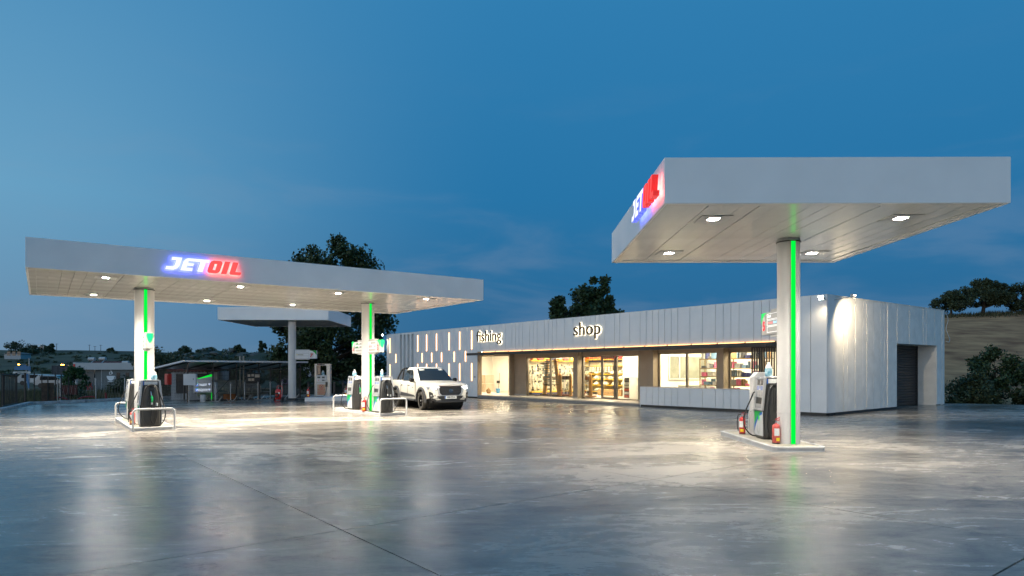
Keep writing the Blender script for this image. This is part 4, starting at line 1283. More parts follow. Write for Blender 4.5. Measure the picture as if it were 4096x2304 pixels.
# dark recessed plinth
pl_ = MB()
for x0, x1 in ((-32.0, -26.0), (-26.0, -20.6), (-20.6, -14.5), (-14.5, -8.2), (-8.2, -4.0), (-4.0, -.05)):
    pl_.box(x0 + .001, x1, .03, .044, -.3, bz(x0) + .12)
pl_.build('plinth', M_DARK, shop)
# roof, coping, other walls
wall(-31.9, -.3, .3, 9.6, 3.72, 3.8, M_GREY, 'roof')
MB().box(-32.16, .004, -.004, .30, H, H + .02).build('coping', M_PANEL, shop)
MB().box(-.30, .004, .302, 9.88, H, H + .02).build('coping', M_STUCCO, shop)
wall(-32.15, -31.9, .28, 9.87, -.2, H, M_STUCCO); wall(-31.89, -.05, 9.62, 9.87, -.2, H, M_STUCCO)
# side wall boards
JS = [.0, .56, 1.13, 1.41, 1.72, 1.99, 2.57, 2.85, 3.39, 3.93, 4.23, 4.49, 4.78, 5.32]
JD = [5.32, 5.87, 6.4, 6.93, 7.45, 7.73, 8.0, 8.54, 8.83, 9.10]
def side_board(y0, y1, z0, z1, k):
    m_ = M_PANEL if k == 0 else M_STUCCO
    off = rnd.uniform(0, .022) if k else 0
    MB().box(-.06, -.0 - off, y0 + .012, y1 - .012, z0, z1).build('side_board', m_, shop)
for k, (a, b) in enumerate(zip(JS[:-1], JS[1:])):
    side_board(a + (.042 if k == 0 else 0), b, gz(FB.w(0, a).x) + .10, H, k)
for a, b in zip(JD[:-1], JD[1:]):
    side_board(a, b, 2.60, H, 1)
for a, b in ((9.10, 9.62), (9.62, 9.87)):
    side_board(a, b, gz(FB.w(0, a).x) + .03, H, 1)
wall(-.28, -.065, .30, 5.30, -.1, 4.05); wall(-.28, -.065, 5.30, 9.12, 2.62, 4.05); wall(-.28, -.065, 9.125, 9.6, -.1, 4.05)
MB().box(-.95, -.062, 9.10, 9.124, .0, 2.60).build('door_jamb', M_STUCCO, shop)
MB().box(-.95, -.062, 5.296, 5.32, .0, 2.60).build('door_jamb', M_STUCCO, shop)
MB().box(-.95, -.062, 5.32, 9.10, 2.601, 2.619).build('door_lintel', M_STUCCO, shop)
MB().box(-.055, -.03, .6, 5.30, -.1, gz(FB.w(0, 3).x) + .11).build('plinth', M_DARK, shop)
sh_ = empty('roller_shutter', (0, 0, 0)); sh_.parent = shop
zsh = gz(FB.w(-.8, 7).x)
slat_me = MB().prism([(-.80, 0), (-.775, .012), (-.765, .05), (-.775, .088), (-.80, .10)], 5.36, 9.06, 'y').mesh('shutter_slat', mat('shutter_steel', (.045, .047, .052), .35, .5, var=.1, scale=3))
for i in range(23):
    link('shutter_slat', slat_me, sh_, 0, (0, 0, zsh + .04 + i * .1105))
MB().box(-.82, -.74, 8.99, 9.098, zsh, 2.60).box(-.82, -.74, 5.322, 5.42, zsh, 2.60).box(-.81, -.75, 5.42, 8.99, 2.50, 2.60).build('shutter_guide', M_DARK, sh_)
MB().box(-.90, -.82, 5.32, 9.09, -.1, 2.60).build('shutter_back', M_BLACK, sh_)

# vertical led bars on the left facade
US = [(-31.63, 3.82, 2.79), (-27.62, 3.87, 2.80), (-26.45, 3.87, 2.80), (-25.2, 3.87, 2.80), (-23.70, 3.87, 2.80), (-22.50, 3.87, 2.80), (-21.20, 3.88, 2.80)]
MS = [(-30.73, 2.67, 2.08), (-27.03, 2.67, 2.08), (-25.80, 2.67, 2.08), (-24.59, 2.67, 2.08), (-23.11, 2.68, 2.08), (-21.86, 2.69, 2.08)]
LS = [(x, 1.96, .94) for x, _, _ in US]
for x, za, zb_ in US + MS + LS:
    lb_ = MB().box(x - .012, x + .012, -.030, -.0065, zb_, za).build('led_bar', M_WARM, shop)
    MB().box(x - .07, x + .07, -.006, -.001, zb_ - .01, za + .01).build('glow_strip', M_LEDGLOW, lb_)  # flat glowing strip standing in for the bar's spill on the panels
# added glowing plates that warm the slot bottoms, not real lamps
for x in (-30.0, -29.47, -28.915, -28.36):
    MB().box(x - .10, x + .10, .03, .18, .345, .36).build('slot_glow_plate', emat('slot_glow_plate', (1, .6, .3), 2.2), shop)

# awning: dark front beam, ribs, led runs against the wall
aw = empty('awning', (0, 0, 0)); aw.parent = shop
MB().box(-20.66, -1.80, -.75, -.69, 2.40, 2.54).build('front_beam', M_DARK, aw)
MB().box(-20.66, -20.60, -.69, -.005, 2.44, 2.54).build('end_beam', M_DARK, aw)
MB().box(-1.86, -1.80, -.69, -.005, 2.44, 2.54).build('end_beam', M_DARK, aw)
ribs = [-20.0 + 1.21 * i for i in range(16)]
for x in ribs:
    MB().prism([(-.69, 2.42), (-.69, 2.53), (1.0, 2.56), (1.0, 2.50)] if False else [(-.69, 2.43), (-.69, 2.53), (-.005, 2.60), (-.005, 2.44)], x - .02, x + .02, 'x').build('rib', M_DARK, aw)
    MB().box(x + .035, x + 1.21 - .035, -.045, -.012, 2.59, 2.612).build('led_run', M_RUN, aw) if x < -2.9 else None

# step and interior floor
for i in range(21):
    x0 = -20.57 + i * .59; x1 = min(x0 + .585, -8.21)
    MB().box(x0, x1, -.03, 1.30, .085, .14).build('step_tile', M_TILE, shop)
MB().box(-20.58, -8.21, -.022, 1.28, -.04, .084).build('step_riser', M_TILEEDGE, shop)
wall(-25.6, -1.76, 1.30, 9.6, .05, .135, M_TILE, 'floor')
wall(-25.6, -20.58, .28, 1.295, .05, .135, M_TILE, 'floor')
wall(-8.18, -1.76, .21, 1.295, .05, .135, M_TILE, 'floor')

# taupe shopfront wall
GY0, GY1 = 1.30, 1.50
wall(-18.89, -17.70, GY0, GY1, .14, 2.63, M_TAUPE); wall(-17.62, -17.70 + .02, 1.22, GY0 - .001, .14, 2.63, M_TAUPE) if False else None
wall(-18.93, -18.80, 1.0, GY0 - .001, .14, 2.63, M_TAUPE, 'pilaster')
wall(-13.54, -13.22, 1.0, GY1, .14, 2.63, M_TAUPE, 'pillar')
wall(-9.44, -8.64, GY0, GY1, .14, 2.63, M_TAUPE); wall(-8.63, -8.32, .98, GY1, .14, 2.63, M_TAUPE, 'pillar')
wall(-5.03, -4.70, .98, GY1, .14, 2.63, M_TAUPE, 'pillar')
wall(-17.69, -13.55, GY0, GY1, 2.27, 2.63, M_TAUPE); wall(-13.21, -9.45, GY0, GY1, 2.27, 2.63, M_TAUPE)
wall(-8.31, -5.04, GY0, GY1, 2.33, 2.63, M_TAUPE); wall(-4.69, -1.76, GY0, GY1, 2.33, 2.63, M_TAUPE)
wall(-8.31, -5.04, GY0, GY1, .14, .72, M_TAUPE); wall(-4.69, -1.76, GY0, GY1, .14, .72, M_TAUPE)
wall(-22.2, -18.94, GY0 - .3, GY1 - .3, 2.38, 2.63, M_TAUPE)
wall(-20.58, -1.77, .275, 1.295, 2.632, 2.66, M_TAUPE, 'soffit')
for x0, x1 in ((-18.89, -17.70), (-13.55, -13.21), (-9.44, -8.64)):
    MB().box(x0 - .004, x1 + .004, (1.0 if x0 == -13.55 else GY0) - .012, (1.0 if x0 == -13.55 else GY0) - .001, .14, .22).build('skirting', M_TILE, shop)

def window(x0, x1, z0, z1, mull, nm='window', door=None):
    w = empty(nm, (0, 0, 0)); w.parent = shop
    fw = .055; yy0, yy1 = 1.34, 1.42
    fm = MB()
    fm.box(x0, x1, yy0, yy1, z0, z0 + fw).box(x0, x1, yy0, yy1, z1 - fw, z1).box(x0, x0 + fw, yy0, yy1, z0 + fw, z1 - fw).box(x1 - fw, x1, yy0, yy1, z0 + fw, z1 - fw)
    fm.build('frame', M_FRAME, w)
    for q in mull:
        MB().box(q - .045, q + .045, yy0 - .004, yy1 + .004, z0 + fw, z1 - fw).build('mullion', M_FRAME, w)
    edges = [x0 + fw] + list(mull) + [x1 - fw]
    for a, b in zip(edges[:-1], edges[1:]):
        MB().face([(a, 1.381, z0 + fw), (b, 1.381, z0 + fw), (b, 1.381, z1 - fw), (a, 1.381, z1 - fw)]).build('pane', M_GLASS, w)
    return w
window(-17.69, -13.56, .16, 2.265, [-15.71])
sf = window(-13.21, -9.46, .16, 2.265, [-11.86, -10.89])
dl = MB().box(-11.81, -11.73, 1.30, 1.336, .17, 2.20).box(-11.02, -10.94, 1.30, 1.336, .17, 2.20).box(-11.73, -11.02, 1.30, 1.336, .17, .27).box(-11.73, -11.02, 1.30, 1.336, 2.12, 2.20).build('door_frame', M_FRAME, sf)
MB().box(-11.79, -11.75, 1.26, 1.299, 1.02, 1.20).box(-11.78, -11.62, 1.235, 1.259, 1.13, 1.155).build('door_handle', M_BLACK, sf)
window(-8.31, -5.04, .725, 2.325, [-6.78]); window(-4.69, -1.78, .725, 2.325, [-3.25])
# slatted screen
scn = empty('slat_screen', (0, 0, 0)); scn.parent = shop
slm = MB().box(-.026, .026, .09, .13, .875, 2.46).mesh('slat', M_DARK)
for i in range(12):
    link('slat', slm, scn, 0, (-2.86 + i * .098, 0, 0))
MB().box(-2.90, -1.76, .131, .16, 2.38, 2.44).box(-2.90, -1.76, .131, .16, .90, .96).build('screen_rail', M_DARK, scn)

# rooms behind the glass
wall(-17.69 - .42, -18.0, 1.51, 6.4, .14, 2.9, M_INT, 'partition'); wall(-18.0, -9.05, 6.4, 6.5, .14, 2.9, M_INT, 'partition')
wall(-9.05, -8.95, 1.51, 6.4, .14, 2.9, M_INT, 'partition'); wall(-8.95, -1.76, 5.9, 6.0, .14, 2.9, M_INT, 'partition')
wall(-1.86, -1.76, 1.51, 5.9, .14, 2.9, M_INT, 'partition')
wall(-18.0, -9.06, 1.51, 6.39, 2.75, 2.80, M_INT, 'room_ceiling'); wall(-8.94, -1.87, 1.51, 5.89, 2.75, 2.80, M_INT, 'room_ceiling')
wall(-12.02, -9.06, 3.0, 3.1, .14, 2.74, M_INT, 'partition')
# open bay on the left
wall(-25.6, -25.5, .28, 6.4, .14, 2.9, M_INT, 'partition'); wall(-25.49, -18.2, 4.6, 4.7, .14, 2.9, M_INT, 'partition'); wall(-18.2, -18.12, 1.51, 4.59, .14, 2.9, M_INT, 'partition')
wall(-25.49, -20.65, .28, .30, .14, 2.9, M_INT, 'partition'); wall(-25.49, -18.21, .31, 4.59, 2.75, 2.8, M_INT, 'room_ceiling')
M_CLAD = mat('bay_tile', (.36, .29, .20), .45, var=.15, scale=2.5)
for k, (y0, y1, z0, z1) in enumerate(((.5, 1.7, .14, .68), (1.72, 2.9, .14, .68), (.5, 1.7, .70, 1.24), (1.72, 2.9, .70, 1.24), (2.92, 3.6, .14, .68), (2.92, 3.6, .70, 1.24))):
    MB().box(-24.0, -23.98, y0, y1, z0, z1).build('cladding_tile', M_CLAD if k < 4 else mat('bay_tile_pale', (.55, .47, .36), .5, var=.1), shop)
wall(-24.15, -24.01, .5, 3.62, .14, 1.25, M_INT, 'low_partition')
# ceiling lamps of the rooms
def ceil_lamp(x0, x1, y0, y1, z=2.735, m_=M_CEIL):
    MB().box(x0, x1, y0, y1, z, z + .014).build('ceiling_lamp', m_, shop)
for x in (-16.8, -14.6, -12.4, -10.2):
    ceil_lamp(x - .5, x + .5, 1.9, 2.4); 
for x in (-16.8, -14.6):
    ceil_lamp(x - .5, x + .5, 4.2, 4.8)
for x in (-7.8, -5.6, -3.4):
    ceil_lamp(x - .5, x + .5, 2.0, 2.5); ceil_lamp(x - .5, x + .5, 4.2, 4.7)
for x in (-24.0, -21.4, -19.6):
    ceil_lamp(x - .5, x + .5, 2.0, 2.6)

# floodlights on the parapet ends
def flood(label, p, aim, w=200, rz=0, lens=None, tilt=0):
    t = thing('floodlight', label, 'floodlight', FB.w(p[0], p[1], p[2]), FB.a + rz, 'parapet floodlights')
    MB().box(-.10, .10, -.05, .05, -.02, .12).build('housing', M_GREY, t, bevel=.01)
    MB().tube([(0, .05, .03), (0, .20, .02), (0, .62 if tilt else .30, -.02)], .014, 8).build('arm', M_GREY, t)
    MB().face([(-.08, -.034, -.0215), (.08, -.034, -.0215), (.08, -.056, .085), (-.08, -.056, .085)]).build('lens', emat('flood_lens' + ('_dim' if lens else ''), (1.0, .82, .55), lens or E_FLOOD * .25), t)
    sp = bpy.data.lights.new('flood_beam', 'SPOT'); sp.energy = w; sp.color = (1.0, .80, .52); sp.spot_size = R(150); sp.spot_blend = .9; sp.shadow_soft_size = .05
    so = bpy.data.objects.new('flood_beam', sp); scene.collection.objects.link(so); so.parent = t; so.location = (0, -.02, -.07); so.rotation_euler = (0, tilt, 0)
    return t
flood('floodlight on the near corner of the shop parapet', (-.02, -.32, 3.94), 0, 30)
flood('small dark floodlight washing down the shop side wall', (.62, .50, 3.98), 0, 340, R(90), E_FLOOD * .01, R(-48))
flood('floodlight at the far left end of the shop parapet', (-32.28, -.25, 4.02), 0, 60)

# wall letters -------------------------------------------------------------
M_BRONZE = mat('letter_bronze', (.055, .042, .026), .4, .3, var=.1, scale=8)
M_HALO = emat('letter_halo', (1.0, .84, .56), 5.5)
def wall_word(word, label, x0, x1, zbase, hh):
    t = thing('wall_lettering', label, 'sign', FB.w(x0, 0, zbase), FB.a, 'halo lit wall words')
    ls = letters(word, 1.0, .02); hs = letters(word, 1.0, .0, .007)
    xa = min(v.co.x for _, m_ in ls for v in m_.vertices); xb = max(v.co.x for _, m_ in ls for v in m_.vertices)
    ih = [m_ for c_, m_ in ls if c_ == 'h'][0]
    sy = hh / max(v.co.y for v in ih.vertices); sx = (x1 - x0) / (xb - xa)
    for (c_, m_), (_, hm) in zip(ls, hs):
        for me_, zz in ((m_, 1.5), (hm, 1)):
            for v in me_.vertices:
                v.co.x = (v.co.x - xa) * sx; v.co.y *= sy; v.co.z *= zz
            me_.materials.clear()
        m_.materials.append(M_BRONZE); hm.materials.append(M_HALO)
        lo = link('letter_' + c_, m_, t, 0, (0, -.075, 0), FRONT)
        link('halo', hm, lo, 0, (0, 0, -.034))
wall_word('fishing', 'halo-lit word fishing on the shop facade', -20.58, -18.20, 3.20, .61)
wall_word('shop', 'halo-lit word shop on the shop facade', -12.33, -10.52, 3.23, .61)
MB().box(-20.92, -20.82, -.02, 0, 1.12, 1.22).build('wall_socket', M_GREY, shop)

# ------------------------------------------------------------------ goods inside the shop
def sthing(name, label, cat, lx, ly, z=.14, rz=0, group=None):
    return thing(name, label, cat, FB.w(lx, ly, z), FB.a + rz, group)
PK = [mat('pack_%d' % i, c, .4, var=.3, scale=30) for i, c in enumerate([(.62, .60, .52), (.10, .10, .10), (.55, .50, .40), (.30, .28, .24), (.70, .68, .62), (.05, .08, .22), (.55, .10, .06), (.22, .22, .20)])]
t = sthing('peg_wall_display', 'cream pegboard wall hung with small tackle packets', 'display wall', -17.99, 1.6)
MB().box(0, .03, 0, 4.6, .12, 2.0).build('pegboard', mat('pegboard', (.66, .60, .46), .6, var=.05), t)
MB().box(.03, .34, .05, 4.5, .16, .22).build('lower_shelf', mat('shelf_yellow', (.75, .50, .02), .45, var=.05), t)
MB().box(.03, .34, .05, 4.5, .05, .155).build('shelf_skirt', mat('navy', (.02, .03, .12), .5, var=.05), t)
MB().box(.03, .30, .05, 4.5, 1.93, 1.97).build('upper_shelf', MATS['shelf_yellow'], t)
pm = [[MB().box(0, .03, -w / 2, w / 2, -h_, 0).mesh('packet', m_) for m_ in PK] for w, h_ in ((.11, .10), (.13, .09), (.08, .12))]
for r_ in range(13):
    for c_ in range(23):
        if rnd.random() < .06:
            continue
        z_ = .36 + r_ * .118 + rnd.uniform(-.015, .015); y_ = .12 + c_ * .205 + rnd.uniform(-.05, .05)
        link('packet', pm[rnd.randrange(3)][min(7, int(abs(rnd.gauss(0, 2.2))))], t, 0, (.035 + rnd.uniform(0, .05), y_, z_), (0, rnd.uniform(-.2, .2), rnd.uniform(-.4, .4)))
for k in range(9):
    b = tag(MB().box(-.12, .12, -.16, .16, 0, rnd.uniform(.10, .2)).build('tackle_box', mat('goods_%d' % (k % 4), [(.65, .16, .03), (.55, .04, .03), (.6, .5, .1), (.05, .06, .14)][k % 4], .45, var=.1), None, bevel=.01, loc=FB.w(-17.78, 1.9 + k * .48, .14 + 1.975), rot=(0, 0, FB.a)), 'coloured tackle box on the shelf above the packet wall', 'box', 'tackle boxes above the packet wall')

# spear rack: two leaning toothed boards
t = sthing('speargun_rack', 'two leaning toothed timber boards holding spearguns behind the window', 'rack', -16.4, 1.95)
for xa, xb in ((-.52, -.22), (.78, .40)):
    MB().hexa([(xa - .14, -.03, 0), (xa + .14, -.03, 0), (xa + .14, .03, 0), (xa - .14, .03, 0), (xb - .12, -.03, 2.05), (xb + .12, -.03, 2.05), (xb + .12, .03, 2.05), (xb - .12, .03, 2.05)]).build('toothed_board', M_WOOD, t)
    for k in range(16):
        z_ = .1 + k * .12; q = xa + (xb - xa) * z_ / 2.05
        MB().box(q - .16, q - .12, -.028, .028, z_, z_ + .05).box(q + .11, q + .15, -.028, .028, z_, z_ + .05).build('tooth', M_WOOD, t)
MB().box(-.72, 1.0, -.15, .15, -.0, .10).build('base', mat('rack_dark', (.10, .05, .02), .5, var=.1), t)
MB().box(-.60, .85, -.035, -.031, .98, 1.05).build('cross_rail', M_WOOD, t)
gm = [MB().prism([(-.72, 0), (-.5, -.02), (-.3, -.035), (.1, -.02), (.66, -.008), (.66, .008), (.1, .015), (-.3, .04), (-.55, .035)], -.012, .012, 'y').mesh('speargun', m_) for m_ in (mat('gun_grey', (.22, .24, .22), .35, .3, var=.1), mat('gun_black', (.03, .03, .03), .4, var=.1), mat('gun_olive', (.16, .18, .13), .4, var=.1))]
for k in range(14):
    z_ = .14 + .62 + k * .098 + rnd.uniform(-.015, .015)
    tag(link('speargun', gm[(1 if k in (0, 12, 13) else rnd.choice((0, 0, 2)))], None, 0, FB.w(-16.35 + rnd.uniform(-.25, .2), 1.90, z_), (0, rnd.uniform(-.04, .04), FB.a)), 'speargun lying across the toothed timber boards', 'speargun', 'spearguns on the leaning rack')
# fishing rod racks
def rod_rack(label, x0, n, grp, right=True, left=True):
    t = sthing('rod_rack', label, 'rod rack', x0, 1.92)
    W = .82
    for k, xx in ((0, 0), (1, W)):
        if (k == 0 and not left) or (k == 1 and not right):
            continue
        MB().prism([(xx - .10, 0), (xx + .10, 0), (xx + .10, 1.05), (xx + .06, 1.20), (xx, 1.26), (xx - .06, 1.20), (xx - .10, 1.05)], -.16, -.12, 'y').build('end_panel', M_WOOD, t)
    MB().box(-.1, W + .1, -.115, .20, .06, .12).build('base_shelf', mat('rack_red_wood', (.20, .06, .02), .5, var=.15), t)
    MB().box(-.05, W + .05, -.11, -.08, .92, 1.12).build('notched_rail', mat('rail_brown', (.22, .09, .03), .5, var=.15), t)
    MB().box(-.05, W + .05, -.17, -.165, .32, .335).build('lower_bar', M_DARK, t)
    RM = [mat('rod_%d' % i, c, .35, .2, var=.1) for i, c in enumerate([(.45, .46, .44), (.30, .33, .32), (.6, .12, .08), (.55, .55, .6)])]
    for k in range(n):
        xx = .14 + (W - .28) * k / max(1, n - 1); hh = rnd.uniform(1.1, 2.0)
        m_ = RM[rnd.choice((0, 0, 1, 1, 3, 2))]
        r = tag(MB().cyl((0, 0, 0), (rnd.uniform(-.02, .02), .0, hh), .016, .006, 8).build('fishing_rod', m_, None, smooth=60, loc=FB.w(x0 + xx, 1.80 + rnd.uniform(-.02, .02), .265), rot=(0, 0, FB.a)), label.replace('timber rod rack', 'upright fishing rod in the rack'), 'fishing rod', grp)
        MB().cyl((0, 0, .02), (0, 0, .26), .02, .018, 8).build('grip', rnd.choice((M_BLACK, PK[4], M_REDFLAT, M_BLACK)), r, smooth=60)
rod_rack('timber rod rack behind the two-pane window, left of the pillar', -15.40, 8, 'rods left of the pillar')
rod_rack('timber rod rack behind the pane beside the glass door', -13.90, 7, 'rods beside the glass door')
# back shelving with yellow edges
M_YSH = MATS['shelf_yellow']
t = sthing('wall_shelving', 'yellow-edged shelving along the shop back wall', 'shelving', -17.9, 6.0)
MB().box(0, 5.8, .36, .39, .05, 2.2).build('back_panel', mat('shelf_back', (.50, .45, .36), .6, var=.05), t)
SH = [.16, .54, .88, 1.19, 1.67, 2.04]
for z_ in SH:
    MB().box(0, 5.8, -.10, .355, z_ - .02, z_ + .01).build('shelf_board', M_YSH, t)
for k in range(7):
    MB().box(k * .96, k * .96 + .03, .33, .355, 0, 2.3).build('upright', M_GREY, t)
MB().box(0, 5.8, .30, .33, 1.90, 2.0).build('navy_band', MATS['navy'], t)
def lumpy(name, r, m_, seed):
    mb = MB(); n = 9; rg = random.Random(seed)
    prof = [(.75, 0), (1.0, .25), (.9, .55), (.55, .8), (.15, .95)]
    for q, (rr, zz) in enumerate(prof):
        for i in range(n):
            a = 2 * PI * i / n; k = rr * rg.uniform(.7, 1.15)
            mb.v.append((k * r[0] * math.cos(a), k * r[1] * math.sin(a), zz * r[2] * rg.uniform(.85, 1.1) if q else 0))
    for q in range(len(prof) - 1):
        for i in range(n):
            j = (i + 1) % n; mb.f.append((q * n + i, q * n + j, (q + 1) * n + j, (q + 1) * n + i)); mb.m.append(0)
    mb.f.append(tuple(range((len(prof) - 1) * n, len(prof) * n))); mb.m.append(0)
    return mb.mesh(name, m_, 45)
M_SACK = mat('clear_sack', (.60, .55, .46), .3, var=.35, scale=12)
sacks = [lumpy('goods_sack', (rnd.uniform(.2, .3), .2, rnd.uniform(.16, .26)), M_SACK if i < 3 else PK[3], i) for i in range(5)]
for z_, n in ((.88, 9), (1.19, 9), (.54, 8), (.16, 7)):
    for k in range(n):
        tag(link('goods_sack', sacks[rnd.randrange(5)], None, 0, FB.w(-17.6 + 5.2 * k / (n - 1) + rnd.uniform(-.1, .1), 6.05, .14 + z_ + .012), (0, 0, FB.a + rnd.uniform(0, 3))), 'crumpled wrapped goods sack on the yellow-edged shelves', 'sack', 'sacks on the back shelves')
for k in range(12):
    tag(MB().box(-.19, .19, -.16, .16, 0, .17).build('stacking_crate', mat('crate_red', (.50, .012, .015), .4, var=.1) if k > 4 else mat('net_orange', (.62, .13, .03), .6, var=.25, scale=30), None, bevel=.012, loc=FB.w(-17.6 + k * .45, 6.08, .14 + 2.052), rot=(0, 0, FB.a)),
        'red crate on the top shelf of the shop back wall' if k > 4 else 'orange net bundle on the top shelf of the back wall', 'crate' if k > 4 else 'net', 'red top shelf crates' if k > 4 else 'orange net bundles')
for r_ in range(3):
    for k in range(9):
        tag(link('reel_pack', pm[1][(0, 4, 2)[k % 3]], None, 0, FB.w(-17.4 + k * .22, 5.93, .14 + 1.62 - .11 * r_), (0, 0, FB.a + PI / 2), ), 'blister pack of reels hanging under the top shelf', 'packet', 'reel packs under the top shelf')
# long carton, card stand, counter
t = tag(MB().box(-.9, .9, -.22, .22, 0, .34).build('cardboard_box', mat('cardboard', (.34, .20, .08), .7, var=.1, scale=4), None, bevel=.006, loc=FB.w(-14.9, 5.2, .14), rot=(0, 0, FB.a)), 'long brown cardboard box on the shop floor', 'box')
text_obj('carton_print', 'ANYWHERE  SHOPPING', .10, M_TXK, t, (0, -.223, .12), FRONT, .0005, 0, 0, 1, 'c')
t = sthing('card_stand', 'slim black wire stand with magazines by the glass door', 'display stand', -11.05, 2.25)
MB().box(-.15, .15, -.015, .015, .08, 1.05).build('panel', M_BLACK, t)
MB().box(-.22, .22, -.16, .16, .0, .02).build('foot', M_BLACK, t)
for k in range(6):
    MB().box(-.135, .135, -.05, -.02, .10 + k * .155, .22 + k * .155).build('magazine', PK[(6, 4, 6, 2, 0, 1)[k]], t)
text_obj('stand_header', 'emoji', .07, M_TXW, t, (0, -.02, 1.06), FRONT, .0005, 0, 0, 1, 'c') if False else None
t = sthing('sales_counter', 'white counter with a shelf against the white partition', 'counter', -10.2, 2.72)
MB().box(-.55, .95, -.12, .26, 0, 1.02).build('body', M_INT, t)
MB().box(-.58, .98, -.15, .26, 1.02, 1.05).build('worktop', M_WHITE, t)
for k in range(4):
    MB().box(.5 + k * .04, .52 + k * .04, -.05, .08, 1.05, 1.22 + .03 * k).build('catalogue', PK[(1, 6, 4, 3)[k]], t)
# bay: mop bucket, brown sack
t = sthing('mop_bucket', 'blue mop bucket and broom in the open left bay', 'mop bucket', -21.6, 2.2)
MB().lathe([(.10, 0), (.14, .28), (.15, .30)], 14).build('bucket', mat('bucket_blue', (.06, .28, .55), .4, var=.1), t, smooth=50)
MB().cyl((.0, .02, .1), (.10, .05, 1.25), .013, n=8).build('handle', M_BLACK, t)
MB().box(-.08, .12, -.05, .05, .62, .78).build('brush_head', M_DARK, t)
tag(link('brown_sack', lumpy('brown_sack', (.16, .13, .36), mat('sackcloth', (.20, .12, .05), .8, var=.3, scale=20), 9), None, 0, FB.w(-21.9, 1.7, .136), (0, 0, .4)), 'small brown sack on the bay floor', 'sack')
# office: steel racks with cartons, desk, inner window
M_RACK = mat('rack_bronze', (.20, .13, .035), .4, .3, var=.1)
M_OFF = [mat('office_%d' % i, c, .5, var=.15, scale=9) for i, c in enumerate([(.55, .53, .48), (.05, .05, .06), (.30, .18, .08), (.02, .03, .14), (.6, .58, .55), (.20, .21, .22), (.65, .12, .25), (.12, .22, .34)])]
def office_rack(label, x0, x1, y, grp, seed):
    t = sthing('steel_rack', label, 'rack', x0, y)
    W = x1 - x0; rg = random.Random(seed)
    for xx in (0, W - .035):
        for yy in (0, .36):
            MB().box(xx, xx + .035, yy, yy + .035, 0, 1.93).build('upright', M_RACK, t)
    for z_ in (.40, .78, 1.15, 1.51, 1.91):
        MB().box(-.002, W + .002, -.002, .40, z_ - .02, z_ + .015).build('shelf', M_RACK, t)
        x = .06
        while x < W - .16:
            w = rg.uniform(.05, .30); h_ = rg.uniform(.06, .26)
            if rg.random() < .3:
                w = .055; h_ = .27
            tag(MB().box(0, w, 0, .26, 0, h_).build('file_box', rg.choice(M_OFF), None, bevel=.004, loc=FB.w(x0 + x, y + .06, .14 + z_ + .017), rot=(0, 0, FB.a)), 'carton or binder on the office rack ' + label.split(', ')[1], 'box', grp)
            x += w + rg.uniform(.01, .09)
office_rack('bronze steel rack in the office, left of the taupe pillar', -6.95, -6.05, 2.45, 'office rack goods left of the pillar', 3)
office_rack('bronze steel rack in the office, right of the taupe pillar', -5.50, -3.60, 2.45, 'office rack goods right of the pillar', 8)
t = sthing('office_desk', 'white desk with paper piles behind the office window', 'desk', -7.9, 3.4)
MB().box(-.7, .9, -.35, .35, .70, .74).build('top', M_WHITE, t); MB().box(-.7, .9, -.33, -.30, .05, .699).build('modesty_panel', M_WHITE, t)
for xx in (-.68, .85):
    MB().box(xx, xx + .03, -.3, .33, 0, .699).build('leg', M_GREY, t)
for k in range(5):
    MB().box(.1 + .12 * k, .38 + .1 * k, -.15, .1, .741 + .0, .76 + .03 * k).build('paper_pile', M_OFF[(4, 0, 5, 4, 0)[k]], t) if k in (0, 4) else None
t = sthing('office_window', 'grey-green inner window in the office partition', 'window', -8.94, 2.78, 1.12)
mb = MB()
for b in ((0, 2.97, 0, .06), (0, 2.97, 1.08, 1.14), (0, .06, .06, 1.08), (2.91, 2.97, .06, 1.08), (.72, .80, .06, 1.08)):
    mb.box(0, .05, b[0], b[1], b[2], b[3])
mb.build('frame', M_WHITE, t)
M_INGL = mat('inner_glass', (.20, .21, .17), .08, var=.25, scale=2)
MB().box(.004, .012, .06, .72, .06, 1.08).build('pane', M_INGL, t); MB().box(.004, .012, .80, 2.91, .06, 1.08).build('pane', M_INGL, t)

# ------------------------------------------------------------------ gas corner: island, dispenser, bollards
def gp(x, y, off=0):
    return Vector((x, y, gz(x) + off))
t = thing('gas_island', 'plain white concrete island under the autogas dispenser', 'kerb island', gp(-10.45, 38.6), .16)
MB().box(-1.35, 1.35, -1.55, 1.55, -.05, .19).build('slab', mat('island_limewash', (.68, .68, .69), .6, var=.1, scale=4), t, bevel=.02)
GI = .19
t = thing('gas_dispenser', 'tall silver-framed autogas dispenser with a no-smoking poster', 'fuel pump', gp(-11.05, 38.75, GI), .06)
M_STEEL = mat('brushed_steel', (.45, .44, .42), .35, .6, var=.1, scale=8)
MB().box(-.44, -.34, -.2, .2, 0, 1.80).build('post', M_STEEL, t); MB().box(.24, .44, -.2, .2, 0, 1.80).build('post', M_STEEL, t)
MB().box(-.44, .44, -.21, .21, 1.80, 1.90).build('header', M_STEEL, t)
MB().box(-.30, .14, -.216, -.211, 1.82, 1.885).build('header_label', M_BLACK, t)
text_obj('header_text', 'LPG', .07, M_REDFLAT, t, (-.22, -.218, 1.828), FRONT, .0005, 0, 0, 1, 'l')
MB().box(-.30, -.16, -.10, .1, 1.28, 1.78).build('inner_panel', mat('copper_panel', (.42, .30, .22), .4, .3, var=.1), t)
hd = MB().box(-.335, .235, -.22, .20, .86, 1.24).build('meter_head', M_WHITE, t, bevel=.012)
